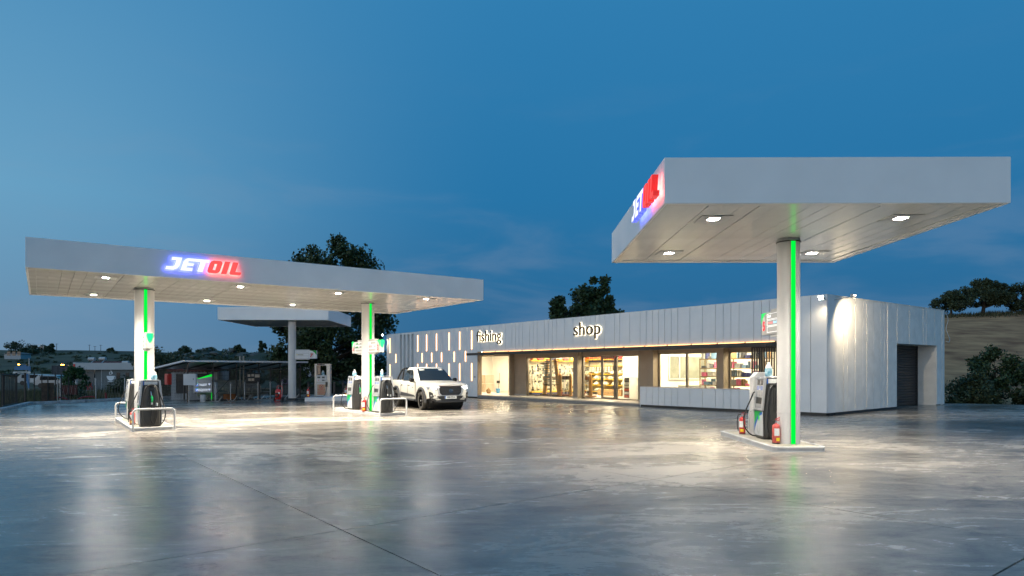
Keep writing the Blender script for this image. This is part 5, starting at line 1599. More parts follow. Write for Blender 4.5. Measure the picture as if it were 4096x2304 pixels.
for b in ((-.28, -.11, 1.06, 1.16), (-.02, .14, 1.06, 1.16), (-.02, .12, .91, .98)):
    MB().box(b[0], b[1], -.226, -.221, b[2], b[3]).build('meter_display', M_SCREEN, hd)
MB().cyl((-.2, -.221, .95), (-.2, -.24, .95), .025, n=10).build('stop_button', M_REDFLAT, hd); MB().cyl((.16, -.221, .94), (.16, -.235, .94), .02, n=10).build('knob', M_BLACK, hd)
MB().box(-.335, .235, -.18, .18, .80, .855).build('neck', M_STEEL, t)
cb = MB().box(-.335, .235, -.21, .20, .02, .79).build('cabinet', M_WHITE, t, bevel=.01)
po = MB().box(-.29, .19, -.219, -.212, .08, .70).build('no_smoking_poster', mat('poster_tan', (.50, .33, .20), .6, var=.06), cb)
MB().tube([(-.05 + .115 * math.cos(R(a)), -.222, .565 + .115 * math.sin(R(a))) for a in range(0, 360, 20)], .011, 6, closed=True).build('ban_ring', M_REDFLAT, po)
MB().hexa([(-.135, -.225, .63), (-.12, -.225, .645), (-.12, -.221, .645), (-.135, -.221, .63), (.02, -.225, .485), (.035, -.225, .50), (.035, -.221, .50), (.02, -.221, .485)]).build('ban_bar', M_REDFLAT, po)
MB().hexa([(-.11, -.224, .50), (-.09, -.224, .49), (-.09, -.221, .49), (-.11, -.221, .50), (.0, -.224, .64), (.02, -.224, .63), (.02, -.221, .63), (.0, -.221, .64)]).build('cigarette', M_TXK, po)
for k, w_ in enumerate(('ΑΠΑΓΟΡΕΥΕΤΑΙ', 'Η ΧΡΗΣΗ', 'ΗΛΕΚΤΡΟΝΙΚΟΥ', 'ΤΣΙΓΑΡΟΥ')):
    text_obj('poster_line', w_, .072, M_REDFLAT, po, (-.05, -.2205, .375 - k * .085), FRONT, .0005, 0, .001, .82 if len(w_) > 9 else 1, 'c')
MB().box(.20, .30, -.29, -.205, .56, .84).build('nozzle_holder', M_BLACK, t)
MB().tube(smooth_path([(.25, -.27, .60), (.24, -.30, .35), (.16, -.45, .06), (-.10, -.9, .02), (-.5, -1.3, .015), (-.75, -1.42, .015)]), .014, 8).build('hose', M_RUBBER, t, smooth=60)
tag(glove_bag('blue bag standing inside the autogas dispenser frame', gp(-11.05, 38.75, GI + 1.243), .3, .27), 'blue bag standing inside the autogas dispenser frame', 'bag', 'plastic glove bags on the pumps')
for k, (x, y, lb) in enumerate(((-11.82, 38.45, 'left of the dispenser, nearest the plain column'), (-11.62, 39.5, 'left of the dispenser, half hidden behind it'), (-10.36, 38.6, 'just right of the dispenser'), (-10.02, 39.3, 'farthest right of the dispenser'))):
    b = MB().cyl((0, 0, 0), (0, 0, .84), .062, n=16).build('bollard', M_BLACK, None, smooth=50, loc=gp(x, y, GI))
    MB().lathe([(.063, .84), (.05, .862), (.0, .87)], 16).build('cap', M_BLACK, b, smooth=50)
    tag(b, 'black steel bollard ' + lb, 'bollard', 'bollards round the autogas dispenser')
extinguisher('small red extinguisher at the left end of the gas island', gp(-11.55, 37.55, GI), .2, .085, .46)
extinguisher('small red extinguisher at the right end of the gas island', gp(-9.75, 38.9, GI), .2, .085, .46)

# wheeled extinguisher
t = thing('wheeled_extinguisher', 'large red wheeled extinguisher trolley beside the far plain column', 'fire extinguisher', gp(-12.95, 36.7), -.1)
MB().lathe([(.13, .12), (.16, .16), (.16, .56), (.14, .64), (.08, .69), (.03, .70)], 20).build('cylinder', M_RED, t, smooth=50)
for s in (-1, 1):
    MB().cyl((s * .20, .04, .125), (s * .25, .04, .125), .125, n=18).build('wheel', M_RUBBER, t)
    MB().tube(smooth_path([(s * .19, .05, .12), (s * .17, .16, .5), (s * .15, .18, .82), (s * .10, .18, .86)]), .014, 8).build('frame_tube', M_RED, t, smooth=60)
MB().tube([(-.10, .18, .86), (.10, .18, .86)], .014, 8).build('push_handle', M_RED, t)
MB().tube(smooth_path([(-.14, -.05, .12), (-.12, -.16, .02), (.12, -.16, .02), (.14, -.05, .12)]), .013, 8).build('foot_tube', M_RED, t)
for k in range(3):
    MB().tube([((.12 - .018 * k) * math.cos(R(a)), -.185 - .012 * k, .36 + (.13 - .02 * k) * math.sin(R(a))) for a in range(0, 360, 24)], .013, 6, closed=True).build('coiled_hose', M_RUBBER, t, smooth=60)
MB().cyl((0, 0, .70), (0, 0, .79), .03, n=10).build('valve', M_CHROME, t)
MB().box(.06, .16, -.155, -.145, .42, .52).build('label', M_LABEL, t)

# air and water post
t = thing('air_water_post', 'grey air and water service post with green top edge', 'service post', gp(-16.97, 37.85), 0)
M_POSTG = mat('post_grey', (.72, .73, .77), .35, .2, var=.05, scale=3)
MB().box(-.10, .10, -.13, .13, .10, 1.09).build('post', M_POSTG, t, bevel=.02)
MB().cyl((0, 0, .02), (0, 0, .10), .05, n=12).build('stub', M_WHITE, t); MB().box(-.24, .26, -.16, .16, 0, .022).build('base_plate', M_WHITE, t)
bd = MB().box(-1.16, -.105, -.13, .13, .50, 1.10).build('panel_box', M_POSTG, t, bevel=.015)
MB().box(-1.13, -.11, -.1315, -.1305, .798, .806).build('panel_groove', M_DARK, bd)
MB().prism([(-1.16, 1.104), (-.105, 1.104), (-.105, 1.42), (-1.16, 1.24)], -.13, .13, 'y').build('wedge_top', M_POSTG, t)
MB().prism([(-1.10, 1.256), (-.15, 1.418), (-.15, 1.53), (-.20, 1.535), (-1.06, 1.268)], -.10, .10, 'y').build('green_light_edge', M_GREENL, t)
MB().box(-.165, -.104, -.10, .10, .12, .498).build('green_light_bar', M_GREENL, t)
M_TXI = emat('text_ice', (.75, .85, 1.0), .95); M_ICON = emat('icon_blue', (.05, .22, .9), .9)
for z_, w_ in ((.90, 'νερό'), (.60, 'αέρας')):
    text_obj('service_word', w_, .19, M_TXI, bd, (-.62, -.134, z_), FRONT, .001, .25, .004, 1, 'c')
    MB().face([(-.97 + .085 * math.cos(R(a)), -.134, z_ + .055 + .095 * math.sin(R(a))) for a in range(0, 360, 24)]).build('icon_disc', M_ICON, bd)
    MB().face([(-1.02, -.136, z_ + .02), (-.96, -.136, z_ + .0), (-.90, -.136, z_ + .06), (-.93, -.136, z_ + .10), (-.99, -.136, z_ + .08)]).build('icon_tap', M_TXI, bd)
    MB().face([(-.97, -.136, z_ + .165), (-.94, -.136, z_ + .14), (-.90, -.136, z_ + .15), (-.93, -.136, z_ + .17)]).build('icon_leaf', M_GREENL, bd)
    MB().face([(-.33, -.134, z_ + .12), (-.26, -.134, z_ - .005), (-.19, -.134, z_ + .12)]).build('arrow', M_TXI, bd)
    MB().face([(-.285, -.136, z_ + .10), (-.26, -.136, z_ + .055), (-.235, -.136, z_ + .10)]).build('arrow_core', M_ICON, bd)

# ------------------------------------------------------------------ open-sided store with wire mesh
FS = Frame(-17.85, 36.45, R(51.5))
sg_ = gz(-16.5)
t = thing('tank_shelter', 'dark wire-mesh shelter with a thin white-edged roof', 'shelter', (FS.x, FS.y, sg_), FS.a)
LX, LY = 7.1, 3.4
zf, zb2 = 2.28, 1.86
MB().hexa([(-.35, -.30, zf), (LX + .35, -.30, zf), (LX + .35, LY + .2, zb2), (-.35, LY + .2, zb2), (-.35, -.30, zf + .02), (LX + .35, -.30, zf + .02), (LX + .35, LY + .2, zb2 + .02), (-.35, LY + .2, zb2 + .02)]).build('roof_sheet', M_GALV, t)
MB().box(-.36, LX + .36, -.335, -.302, zf - .055, zf + .045).build('roof_edge', mat('roof_edge_white', (.60, .62, .65), .5, var=.08), t)
MB().hexa([(-.385, -.33, zf - .05), (-.352, -.33, zf - .05), (-.352, LY + .2, zb2 - .05), (-.385, LY + .2, zb2 - .05), (-.385, -.33, zf + .04), (-.352, -.33, zf + .04), (-.352, LY + .2, zb2 + .04), (-.385, LY + .2, zb2 + .04)]).build('roof_edge', MATS['roof_edge_white'], t)
M_WIRE = mat('mesh_wire', (.035, .036, .035), .5, .3, var=.1)
for i in range(6):
    x = LX * i / 5
    MB().box(x - .03, x + .03, -.03, .03, 0, zf).build('post', M_DARK, t)
    MB().box(x - .03, x + .03, LY - .03, LY + .03, 0, zb2 + .02).build('post', M_DARK, t)
    MB().hexa([(x - .02, -.28, zf - .08), (x + .02, -.28, zf - .08), (x + .02, LY, zb2 - .08), (x - .02, LY, zb2 - .08), (x - .02, -.28, zf - .005), (x + .02, -.28, zf - .005), (x + .02, LY, zb2 - .005), (x - .02, LY, zb2 - .005)]).build('rafter', M_DARK, t)
MB().box(.03, LX, -.028, .028, 1.80, 1.85).build('rail', M_DARK, t); MB().box(.03, LX, -.028, .028, .04, .09).build('rail', M_DARK, t)
def mesh_panel(p0, p1, z0, z1, n, nh):
    mb = MB(); p0 = Vector(p0); p1 = Vector(p1)
    for i in range(n):
        p = p0.lerp(p1, (i + .5) / n); mb.box(p.x - .004, p.x + .004, p.y - .004, p.y + .004, z0, z1)
    d = (p1 - p0)
    for k in range(nh):
        z_ = z0 + (z1 - z0) * (k + .5) / nh
        mb.tube([(p0.x, p0.y, z_), (p1.x, p1.y, z_)], .004, 4)
    ob = mb.build('wire_mesh', M_WIRE, t); ob['kind'] = 'stuff'
for i in range(5):
    mesh_panel((LX * i / 5 + .03, 0), (LX * (i + 1) / 5 - .03, 0), .09, 1.80, 26, 8)
    mesh_panel((LX * i / 5 + .03, LY), (LX * (i + 1) / 5 - .03, LY), .05, 1.75, 16, 8)
mesh_panel((0, .03), (0, LY - .03), .06, 1.80, 56, 10)
mesh_panel((LX, .03), (LX, LY - .03), .06, 1.80, 30, 8)
for i in range(5):
    if i in (1, 3):
        MB().tube([(LX * i / 5, .03, .2), (LX * (i + 1) / 5, .03, 1.7)], .014, 6).build('brace', M_DARK, t)
def onshed(x, y, z=0):
    v = FS.w(x, y); return Vector((v.x, v.y, sg_ + z))
t = tag(MB().box(-.10, .10, -.22, .22, 0, .62).build('hose_cabinet', M_RED, None, bevel=.006, loc=onshed(-.12, 2.05, .95), rot=(0, 0, FS.a)), 'red fire hose cabinet on the mesh side of the shelter', 'cabinet')
MB().box(-.13, -.105, -.16, .16, .06, .56).build('door', M_RED, t)
t = tag(MB().box(-.34, .34, -.10, .10, 0, .62).build('meter_cabinet', mat('cabinet_grey', (.50, .52, .54), .45, var=.06), None, bevel=.008, loc=onshed(.08, -.15, .95), rot=(0, 0, 0)), 'pale grey meter cabinet at the shelter corner', 'cabinet')
MB().box(.20, .23, -.115, -.102, .30, .37).build('lock', M_DARK, t)
MB().tube([(-.1, 0, 0), (-.1, .02, -.4), (-.08, 0, -.95)], .016, 6).build('cable_pipe', M_GALV, t)
# galvanised hose posts in front of the mesh
for i, x in enumerate((1.35, 2.25, 3.1, 3.95, 4.75, 5.55, 6.3)):
    p = onshed(x, -.42)
    o = MB().tube([(0, 0, .08), (rnd.uniform(-.02, .02), 0, .98)], .024, 8).build('hose_post', M_GALV, None, smooth=60, loc=p, rot=(0, 0, rnd.uniform(-.1, .1)))
    MB().tube(smooth_path([(0, 0, .20), (.03, 0, .06), (.14, -.02, .01), (.30, -.04, .16), (.40, -.05, .30)]), .018, 6).build('bent_foot', M_GALV, o, smooth=60)
    MB().tube(smooth_path([(0, 0, .20), (-.03, 0, .06), (-.14, .02, .01), (-.26, .04, .12)]), .018, 6).build('bent_foot', M_GALV, o, smooth=60)
    MB().tube([(.045 * math.cos(R(a)), 0, 1.02 + .045 * math.sin(R(a))) for a in range(0, 360, 36)], .010, 6, closed=True).build('top_ring', M_GALV, o)
    tag(o, 'galvanised hose post with ring top before the wire mesh', 'post', 'galvanised hose posts')
t = thing('tank_pipework', 'pale tank pipework with flanges inside the mesh shelter', 'pipework', onshed(1.0, 1.0), FS.a)
M_PIPE = mat('pipe_cream', (.42, .40, .35), .5, var=.2, scale=6)
for y, z_ in ((0, .62), (.3, .30), (.1, .42)):
    MB().tube([(.2, y, z_), (4.6, y, z_)], .045, 8).build('pipe_run', M_PIPE, t, smooth=60)
for x in (.6, 1.9, 3.4):
    MB().tube(smooth_path([(x, 0, .02), (x, 0, .55), (x + .05, 0, .75), (x + .2, 0, .85), (x + .5, .0, .85), (x + .6, 0, .6), (x + .6, .05, .05)]), .032, 8).build('riser', M_PIPE, t, smooth=60)
    MB().cyl((x - .2, -.0, .55), (x - .2, .0, .70), .09, n=12).build('flange', M_PIPE, t)
MB().cyl((.1, .1, .3), (.1, .1, 1.35), .05, n=10).cyl((.28, .1, .3), (.28, .1, 1.22), .05, n=10).build('vent_pipe', M_PIPE, t, smooth=60)
for k in range(2):
    MB().cyl((2.9 + k * .22, .5, 0), (2.9 + k * .22, .5, 2.62), .045, n=10).build('vent_pipe', M_PIPE, t, smooth=60)
t = thing('gas_tank', 'white horizontal gas tank half hidden behind the mesh', 'tank', onshed(2.0, 2.2), FS.a)
tk = MB(); n = 22; prof = [(.0, 0), (.3, .04), (.48, .16), (.55, .35), (.55, 3.2), (.48, 3.4), (.3, 3.52), (.0, 3.56)]
for r_, x in prof:
    for i in range(n):
        a = 2 * PI * i / n; tk.v.append((x, r_ * math.cos(a), .62 + r_ * math.sin(a)))
for k in range(len(prof) - 1):
    for i in range(n):
        j = (i + 1) % n; tk.f.append((k * n + i, k * n + j, (k + 1) * n + j, (k + 1) * n + i)); tk.m.append(0)
tk.build('shell', mat('tank_white', (.40, .40, .38), .6, var=.35, scale=3), t, smooth=60)
for x in (.7, 2.8):
    MB().box(x - .12, x + .12, -.4, .4, 0, .28).build('saddle', M_KERB, t)
t = thing('warning_board', 'black board with pale pictograms on the shelter mesh', 'sign', onshed(3.85, -.06, .98), FS.a)
MB().box(-.45, .45, -.02, .02, 0, .62).build('board', M_BLACK, t)
for b in ((-.36, -.2, .40, .54), (-.12, .04, .42, .56), (-.33, -.16, .16, .30), (-.12, .05, .16, .30), (.1, .40, .36, .54)):
    MB().box(b[0], b[1], -.026, -.021, b[2], b[3]).build('pictogram', mat('pictogram_tan', (.50, .40, .30), .5, var=.1), t)
tag(MB().lathe([(.13, 0), (.14, .02), (.15, .38), (.145, .40)], 14).build('plastic_pail', M_WHITE, None, smooth=50, loc=onshed(.75, -.2)), 'white plastic pail at the foot of the shelter', 'bucket')
tag(MB().box(-.28, .28, -.2, .2, 0, .30).build('orange_crate', mat('crate_orange', (.45, .13, .02), .5, var=.1), None, bevel=.01, loc=onshed(2.6, .35, .08), rot=(0, 0, FS.a)), 'orange crate lying behind the shelter mesh', 'crate')
# low white building with dark shuttered openings behind the shelter
t = thing('pump_house', 'low limewashed outbuilding with dark openings and red tile edge', 'building', (-20.9, 40.6, gz(-20.9)), R(8))
M_LIME = mat('limewash', (.60, .61, .63), .7, var=.12, scale=4, bump=.2, bscale=20)
for b in ((0, .28, 0, 1.75), (1.0, 1.35, 0, 1.75), (2.45, 2.7, 0, 1.75)):
    MB().box(b[0], b[1], 0, .2, b[2], b[3]).build('wall_pier', M_LIME, t)
MB().box(.28, 1.0, 0, .2, 1.60, 1.75).box(1.35, 2.45, 0, .2, 1.60, 1.75).box(.28, 1.0, 0, .2, 0, .38).box(1.35, 2.45, 0, .2, 0, .38).build('wall_band', M_LIME, t)
MB().box(.28, 1.0, .08, .12, .38, 1.6).build('dark_shutter', mat('shutter_navy', (.02, .022, .03), .5, var=.1), t); MB().box(1.35, 2.45, .08, .12, .38, 1.6).build('dark_shutter', MATS['shutter_navy'], t)
MB().box(0, 2.7, .2, 2.6, 0, 1.74).build('rear_wall', M_LIME, t)
M_TERRA = mat('terracotta', (.16, .035, .025), .8, var=.3, scale=9)
for k in range(15):
    MB().cyl((-.12 + k * .2, -.14, 1.78), (-.12 + k * .2, 1.3, 1.98), .10, n=8).build('roof_tile', M_TERRA, t, smooth=50)

# ------------------------------------------------------------------ trees and shrubs
def T0(x, y):
    return float(terr(np.array(x, dtype=float), np.array(y, dtype=float)))

def env_tree(name, label, x, y, env, n_clump, n_leaf, size, m_leaf, trunk_r=.25, clump=.9, cat='tree', group=None, flat=.0, lean=(0, 0), squash=.8, limbs=10, z0=None, upright=1.0, minz=None):
    """env: list of (height, radius) above the base"""
    z0 = T0(x, y) if z0 is None else z0
    t = thing(name, label, cat, (x, y, z0), 0, group)
    hs = np.array([e[0] for e in env]); rs = np.array([e[1] for e in env])
    cs = []
    lo, hi = hs[0], hs[-1]
    while len(cs) < n_clump:
        hh = rnd.uniform(lo, hi); r = float(np.interp(hh, hs, rs))
        if rnd.random() > (r / rs.max()) ** 1.2 + .12:
            continue
        a = rnd.uniform(0, 2 * PI); q = r * math.sqrt(rnd.uniform(.15, 1))
        cs.append((q * math.cos(a) + lean[0] * hh, q * math.sin(a) * squash + lean[1] * hh, hh))
    pts = []
    per = n_leaf // n_clump
    for c in cs:
        k = clump * rnd.uniform(.55, 1.25)
        pts.append(clump_pts(c, (k, k, k * .85 * upright), per, .15))
    pts = np.concatenate(pts)
    link('crown', leaf_mesh('crown', pts, size, m_leaf, flat), t)
    hb = lo + (hi - lo) * .30
    tr = MB()
    tr.tube(smooth_path([(0, 0, -.1), (lean[0] * hb * .4 + .05, lean[1] * hb * .4, hb * .4), (lean[0] * hb, lean[1] * hb, hb), (lean[0] * hi * .7, lean[1] * hi * .7, lo + (hi - lo) * .72)], 4), [trunk_r * (1 - .055 * i) for i in range(13)], 9)
    for c in rnd.sample(cs, min(limbs, len(cs))):
        s0 = Vector((lean[0] * hb * .8, lean[1] * hb * .8, max(lo * .7, min(hb, c[2] * .6))))
        mid = s0.lerp(Vector(c), .5) + Vector((0, 0, -.1))
        tr.tube([s0, mid, Vector(c)], [trunk_r * .42, trunk_r * .26, trunk_r * .08], 6)
    tr.build('trunk', M_BARK, t, smooth=60)
    return t

env_tree('broadleaf_tree', 'tall dense dark tree rising behind the far canopy', -14.6, 53, [(1.2, 3.6), (3, 4.6), (6, 4.7), (8.5, 4.4), (10.4, 3.5), (12.2, 1.3)], 165, 62000, .24, M_LEAF, .35, .85, upright=1.5, limbs=22)
env_tree('broadleaf_tree', 'dark leafy tree standing behind the shop roof near the word shop', 5.1, 51, [(3.4, 2.3), (5.2, 2.6), (6.8, 2.1), (8.0, 1.2)], 80, 17000, .26, M_LEAF, .16, .78, limbs=16)
env_tree('broadleaf_tree', 'slim second stem of dark foliage behind the shop roof', 6.9, 51.4, [(3.4, 1.4), (5.4, 1.7), (7.4, 1.25), (9.2, .55)], 40, 8000, .26, M_LEAF, .12, .55, limbs=10)
env_tree('hill_tree', 'small round-crowned tree at the left end of the hill crest', 50.4, 76, [(.8, 1.6), (1.6, 2.1), (2.4, 1.4), (2.7, .5)], 38, 9000, .20, M_LEAF2, .16, .60, limbs=6, lean=(-.1, 0))
env_tree('hill_tree', 'largest umbrella-shaped tree on the hill crest', 54.3, 76.5, [(1.2, 1.5), (1.9, 2.7), (2.8, 2.5), (3.6, 1.5), (4.1, .5)], 56, 15000, .20, M_LEAF2, .24, .68, limbs=9, lean=(.12, 0))
env_tree('hill_tree', 'dark tree cut by the right edge of the picture', 59.0, 76.5, [(.6, 1.4), (1.6, 2.2), (2.8, 1.7), (3.4, .6)], 40, 9000, .20, M_LEAF2, .2, .62, limbs=6)
for i, (x, y, r, h_, lb) in enumerate(((21.2, 30.4, 1.0, 1.3, 'low dark shrub against the shop side wall'), (23.2, 31.8, 1.5, 2.5, 'tall loose shrub beside the ploughed slope'), (25.6, 31.6, 1.6, 2.1, 'broad dense shrub in the middle of the right thicket'), (27.6, 32.6, 1.7, 2.6, 'high shrub at the right edge of the thicket'), (24.3, 29.6, 1.2, 1.2, 'low front shrub at the edge of the concrete'))):
    env_tree('shrub', lb, x, y, [(.0, r), (h_ * .45, r * .95), (h_ * .8, r * .6), (h_, r * .25)], 34, 8000, .13, M_LEAF if i % 2 else M_LEAF2, .06, .5, 'shrub', 'shrubs beside the shop', limbs=8, z0=gz(24) - .2)
env_tree('olive_tree', 'leaning olive tree left of the shelter', -24.6, 48, [(.9, 1.4), (1.8, 2.2), (2.9, 1.9), (3.6, .8)], 36, 9000, .16, M_LEAF2, .16, .7, limbs=8, lean=(-.18, 0))
env_tree('olive_tree', 'dark bushy tree behind the farthest left column', -27.6, 56, [(.4, 1.8), (1.6, 2.4), (2.8, 1.6), (3.4, .6)], 34, 8000, .18, M_LEAF2, .16, .75, limbs=6)
env_tree('olive_tree', 'grey-green tree seen over the shelter roof', -32.0, 75, [(.6, 1.8), (1.8, 2.4), (3.0, 1.7), (3.8, .6)], 30, 6000, .22, M_LEAF2, .16, .8, limbs=6)
env_tree('olive_tree', 'smaller tree over the shelter roof near the red tiled roof', -33.0, 84, [(.4, 1.2), (1.4, 1.7), (2.6, 1.2), (3.1, .5)], 24, 4000, .22, M_LEAF2, .14, .7, limbs=5)
env_tree('garden_tree', 'small bright green tree before the cafe', -41.0, 62, [(.5, .9), (1.1, 1.3), (1.9, 1.0), (2.5, .4)], 30, 6000, .16, leaf_mat('leaf_fresh', (.02, .05, .012), (.035, .085, .02), (.06, .13, .035)), .09, .5, limbs=6)
env_tree('shrub', 'dark shrub beside the cafe window', -30.6, 52, [(.0, .9), (.8, 1.0), (1.6, .6), (2.0, .2)], 22, 4500, .14, M_LEAF2, .05, .5, 'shrub', limbs=5)
env_tree('shrub', 'low shrub behind the red board', -30.6, 46, [(.0, .9), (.5, 1.0), (.9, .5)], 16, 3000, .14, M_LEAF2, .05, .45, 'shrub', limbs=4)
# ridge trees
for i, (x, y, h_, r, lb) in enumerate(((-156, 208, 3.4, 3.2, 'dark grove tree at the far left edge of the ridge'), (-150, 207, 2.6, 3.0, 'dark grove tree on the ridge, second from the left edge'), (-146, 200, 2.4, 2.6, 'dark grove tree above the white hillside house'), (-151, 216, 2.2, 1.5, 'small tree on the ridge left of the steel frame'), (-164, 236, 2.6, 1.0, 'lone slim cypress on the ridge'), (-168, 238, 2.0, 1.8, 'twin bush on the ridge by the cypress'), (-143, 236, 1.4, 1.2, 'round bush on the ridge above the tiled roofs'), (-61.5, 163, 3.0, 1.1, 'dark cypress on the rocky hill'), (-66, 160, 1.8, 1.4, 'round bush on the rocky hilltop'), (-79, 160, 2.0, 1.7, 'round bush on the left shoulder of the rocky hill'))):
    env_tree('ridge_tree', lb, x, y, [(.2, r * .7), (h_ * .5, r), (h_ * .85, r * .6), (h_, r * .2)], 16, 1500, .42, M_LEAF2, .14, r * .4, 'tree', 'trees on the far ridge', limbs=3)

# palm
t = thing('palm', 'small palm with drooping fronds behind the gas dispenser', 'palm', (-14.0, 49, T0(-14.0, 49)), 0)
MB().tube([(0, 0, -.1), (.03, 0, .6), (.05, 0, 1.05)], [.22, .2, .16], 10).build('trunk', M_BARK, t, smooth=60)
M_PALM = leaf_mat('leaf_palm', (.02, .04, .018), (.04, .065, .025), (.07, .10, .04))
for k in range(22):
    a = 2 * PI * k / 22 + rnd.uniform(-.1, .1); el = rnd.uniform(.1, 1.2); L_ = rnd.uniform(1.7, 2.3)
    mb = MB(); prev = []
    rib = []
    for i in range(11):
        q = i / 10
        r_ = L_ * q * math.cos(el * (1 - .3 * q)); zz = 1.1 + L_ * q * math.sin(el) - 1.5 * q * q * (L_ / 2)
        rib.append(Vector((r_ * math.cos(a), r_ * math.sin(a), zz)))
    mb.tube(rib, [.02 - .0016 * i for i in range(11)], 5)
    side_ = Vector((-math.sin(a), math.cos(a), 0))
    for i in range(2, 11):
        for k2 in range(3):
            p = rib[i - 1].lerp(rib[i], k2 / 3); d = (rib[i] - rib[i - 1]).normalized()
            for s in (-1, 1):
                tip = p + side_ * s * (.42 * (1.1 - i / 11)) + d * .22 + Vector((0, 0, -.12))
                mb.face([p, p + d * .035, tip])
    mb.build('frond', M_PALM, t)

# grass, scrub
def blades(name, pts, h0, h1, m_, w=.02):
    n = len(pts); a = nrnd.random(n) * 2 * PI
    hh = h0 + (h1 - h0) * nrnd.random(n)
    base = np.asarray(pts); dx = np.stack([np.cos(a), np.sin(a), np.zeros(n)], 1) * w
    tip = base + np.stack([nrnd.normal(0, .12, n), nrnd.normal(0, .12, n), np.ones(n)], 1) * hh[:, None]
    v = np.stack([base - dx, base + dx, tip], 1).reshape(-1, 3)
    me = bpy.data.meshes.new(name)
    me.vertices.add(3 * n); me.vertices.foreach_set('co', v.ravel())
    me.loops.add(3 * n); me.loops.foreach_set('vertex_index', np.arange(3 * n, dtype=np.int32))
    me.polygons.add(n); me.polygons.foreach_set('loop_start', np.arange(0, 3 * n, 3, dtype=np.int32))
    me.update(calc_edges=True); me.materials.append(m_)
    return me
M_GRASS = leaf_mat('grass_dry', (.035, .042, .016), (.07, .072, .030), (.16, .13, .06))
P_ = []
while len(P_) < 26000:
    x = rnd.uniform(-48, -20); y = rnd.uniform(30, 66)
    # left of / behind the kerb line
    if y < 36.3:
        if x > -26.6 + (36.3 - y) * .49:
            continue
    elif y < 43.6:
        if x > -26.5 + (y - 36.3) * .52 and x > -30:
            continue
    elif x > -23 and y < 47:
        continue
    P_.append((x, y, T0(0, 0) if False else 0))
P_ = np.array(P_); P_[:, 2] = terr(P_[:, 0], P_[:, 1]) - .02
o = link('rough_grass', blades('rough_grass', P_, .25, .75, M_GRASS, .028)); tag(o, 'tall dry grass beyond the left kerb', 'grass'); o['kind'] = 'stuff'
P_ = np.stack([nrnd.uniform(-22, -4, 9000), nrnd.uniform(50.5, 75, 9000), np.zeros(9000)], 1); P_[:, 2] = terr(P_[:, 0], P_[:, 1])
o = link('field_grass', blades('field_grass', P_, .15, .4, leaf_mat('grass_green', (.02, .045, .014), (.03, .07, .02), (.06, .10, .03)), .04)); tag(o, 'green field grass behind the gas dispenser', 'grass'); o['kind'] = 'stuff'
pts = []
for k in range(620):
    if k < 330:
        y = rnd.uniform(110, 225); x = -y * rnd.uniform(.45, .95)
    else:
        y = rnd.uniform(105, 175); x = -y * rnd.uniform(.33, .60)
    r_ = rnd.uniform(.3, .95); z_ = T0(x, y)
    pts.append(clump_pts((x, y, z_ + .3 * r_), (r_ * 1.5, r_, r_ * .7), 70, .2))
o = link('hillside_scrub', leaf_mesh('hillside_scrub', np.concatenate(pts), .36, M_LEAF2)); tag(o, 'dark scrub scattered over the far hills', 'scrub'); o['kind'] = 'stuff'
pts = []
for k in range(46):
    x = 15 + k * 2.0; y = 75.5 + .1 * (x - 40) + rnd.uniform(-1.5, 2)
    pts.append(np.stack([nrnd.normal(x, 1.0, 260), nrnd.normal(y, 1.0, 260), np.zeros(260)], 1))
P_ = np.concatenate(pts); P_[:, 2] = terr(P_[:, 0], P_[:, 1])
o = link('crest_grass', blades('crest_grass', P_, .2, .55, M_GRASS, .05)); tag(o, 'grass strip along the crest of the ploughed slope', 'grass'); o['kind'] = 'stuff'
# pale rocks on the rocky hill
M_ROCK = mat('grey_rock', (.12, .11, .095), .9, var=.3, scale=2, bump=.5, bscale=4)
rocks = [lumpy('boulder', (1, .8, .7), M_ROCK, 40 + i) for i in range(4)]
for k in range(60):
    y = rnd.uniform(135, 166); x = -y * rnd.uniform(.38, .50); s = rnd.uniform(.5, 1.5)
    o = tag(link('boulder', rocks[k % 4], None, 0, (x, y, T0(x, y) - .2), (0, 0, rnd.uniform(0, 6))), 'pale boulder on the rocky hill behind the shelter', 'boulder', 'boulders on the rocky hill'); o.scale = (s * 1.4, s, s)

# ------------------------------------------------------------------ cafe and far buildings
t = thing('cafe_building', 'flat-roofed grey cafe with a white cup painted on its wall', 'building', (-50.2, 76, -.75), R(1.5))
M_CAFE = mat('cafe_slate', (.12, .145, .15), .6, var=.08, scale=1); M_CAFEF = mat('cafe_fascia', (.46, .48, .49), .5, var=.05, scale=1)
MB().box(0.3, 17, -.25, 9, 2.33, 3.12).build('fascia', M_CAFEF, t); MB().box(0.0, .29, -.25, 9, 2.33, 3.16).build('fascia_end', M_WHITE, t)
MB().box(-.02, -.005, .2, 4.5, 2.5, 3.0).build('red_sign', M_REDFLAT, t); MB().box(.02, .26, -.27, -.255, 2.5, 2.98).build('red_sign', M_REDFLAT, t)
MB().box(3.1, 17, 0, .3, 0, 2.33).build('wall', M_CAFE, t)
MB().box(.3, 2.1, .2, .24, 0, 2.33).build('glass_wall', mat('cafe_glass', (.10, .115, .12), .1, rvar=.03), t)
MB().box(2.1, 3.1, 1.2, 1.3, 0, 2.33).build('entrance', mat('cafe_entrance', (.05, .035, .025), .6, var=.2), t); MB().box(3.02, 3.09, -.02, .3, 0, 2.33).build('door_post', M_KERB, t)
MB().box(.02, .2, 0, .2, 0, 2.32).build('corner_post', M_WHITE, t)
MB().box(2.2, 16.9, .3, 9, 0, 2.32).build('inner_block', M_CAFE, t)
for x in (4.75, 5.78, 8.5):
    MB().box(x, x + .42, -.012, -.002, .12, 2.0).build('window', mat('cafe_window', (.012, .017, .025), .1, rvar=.02), t)
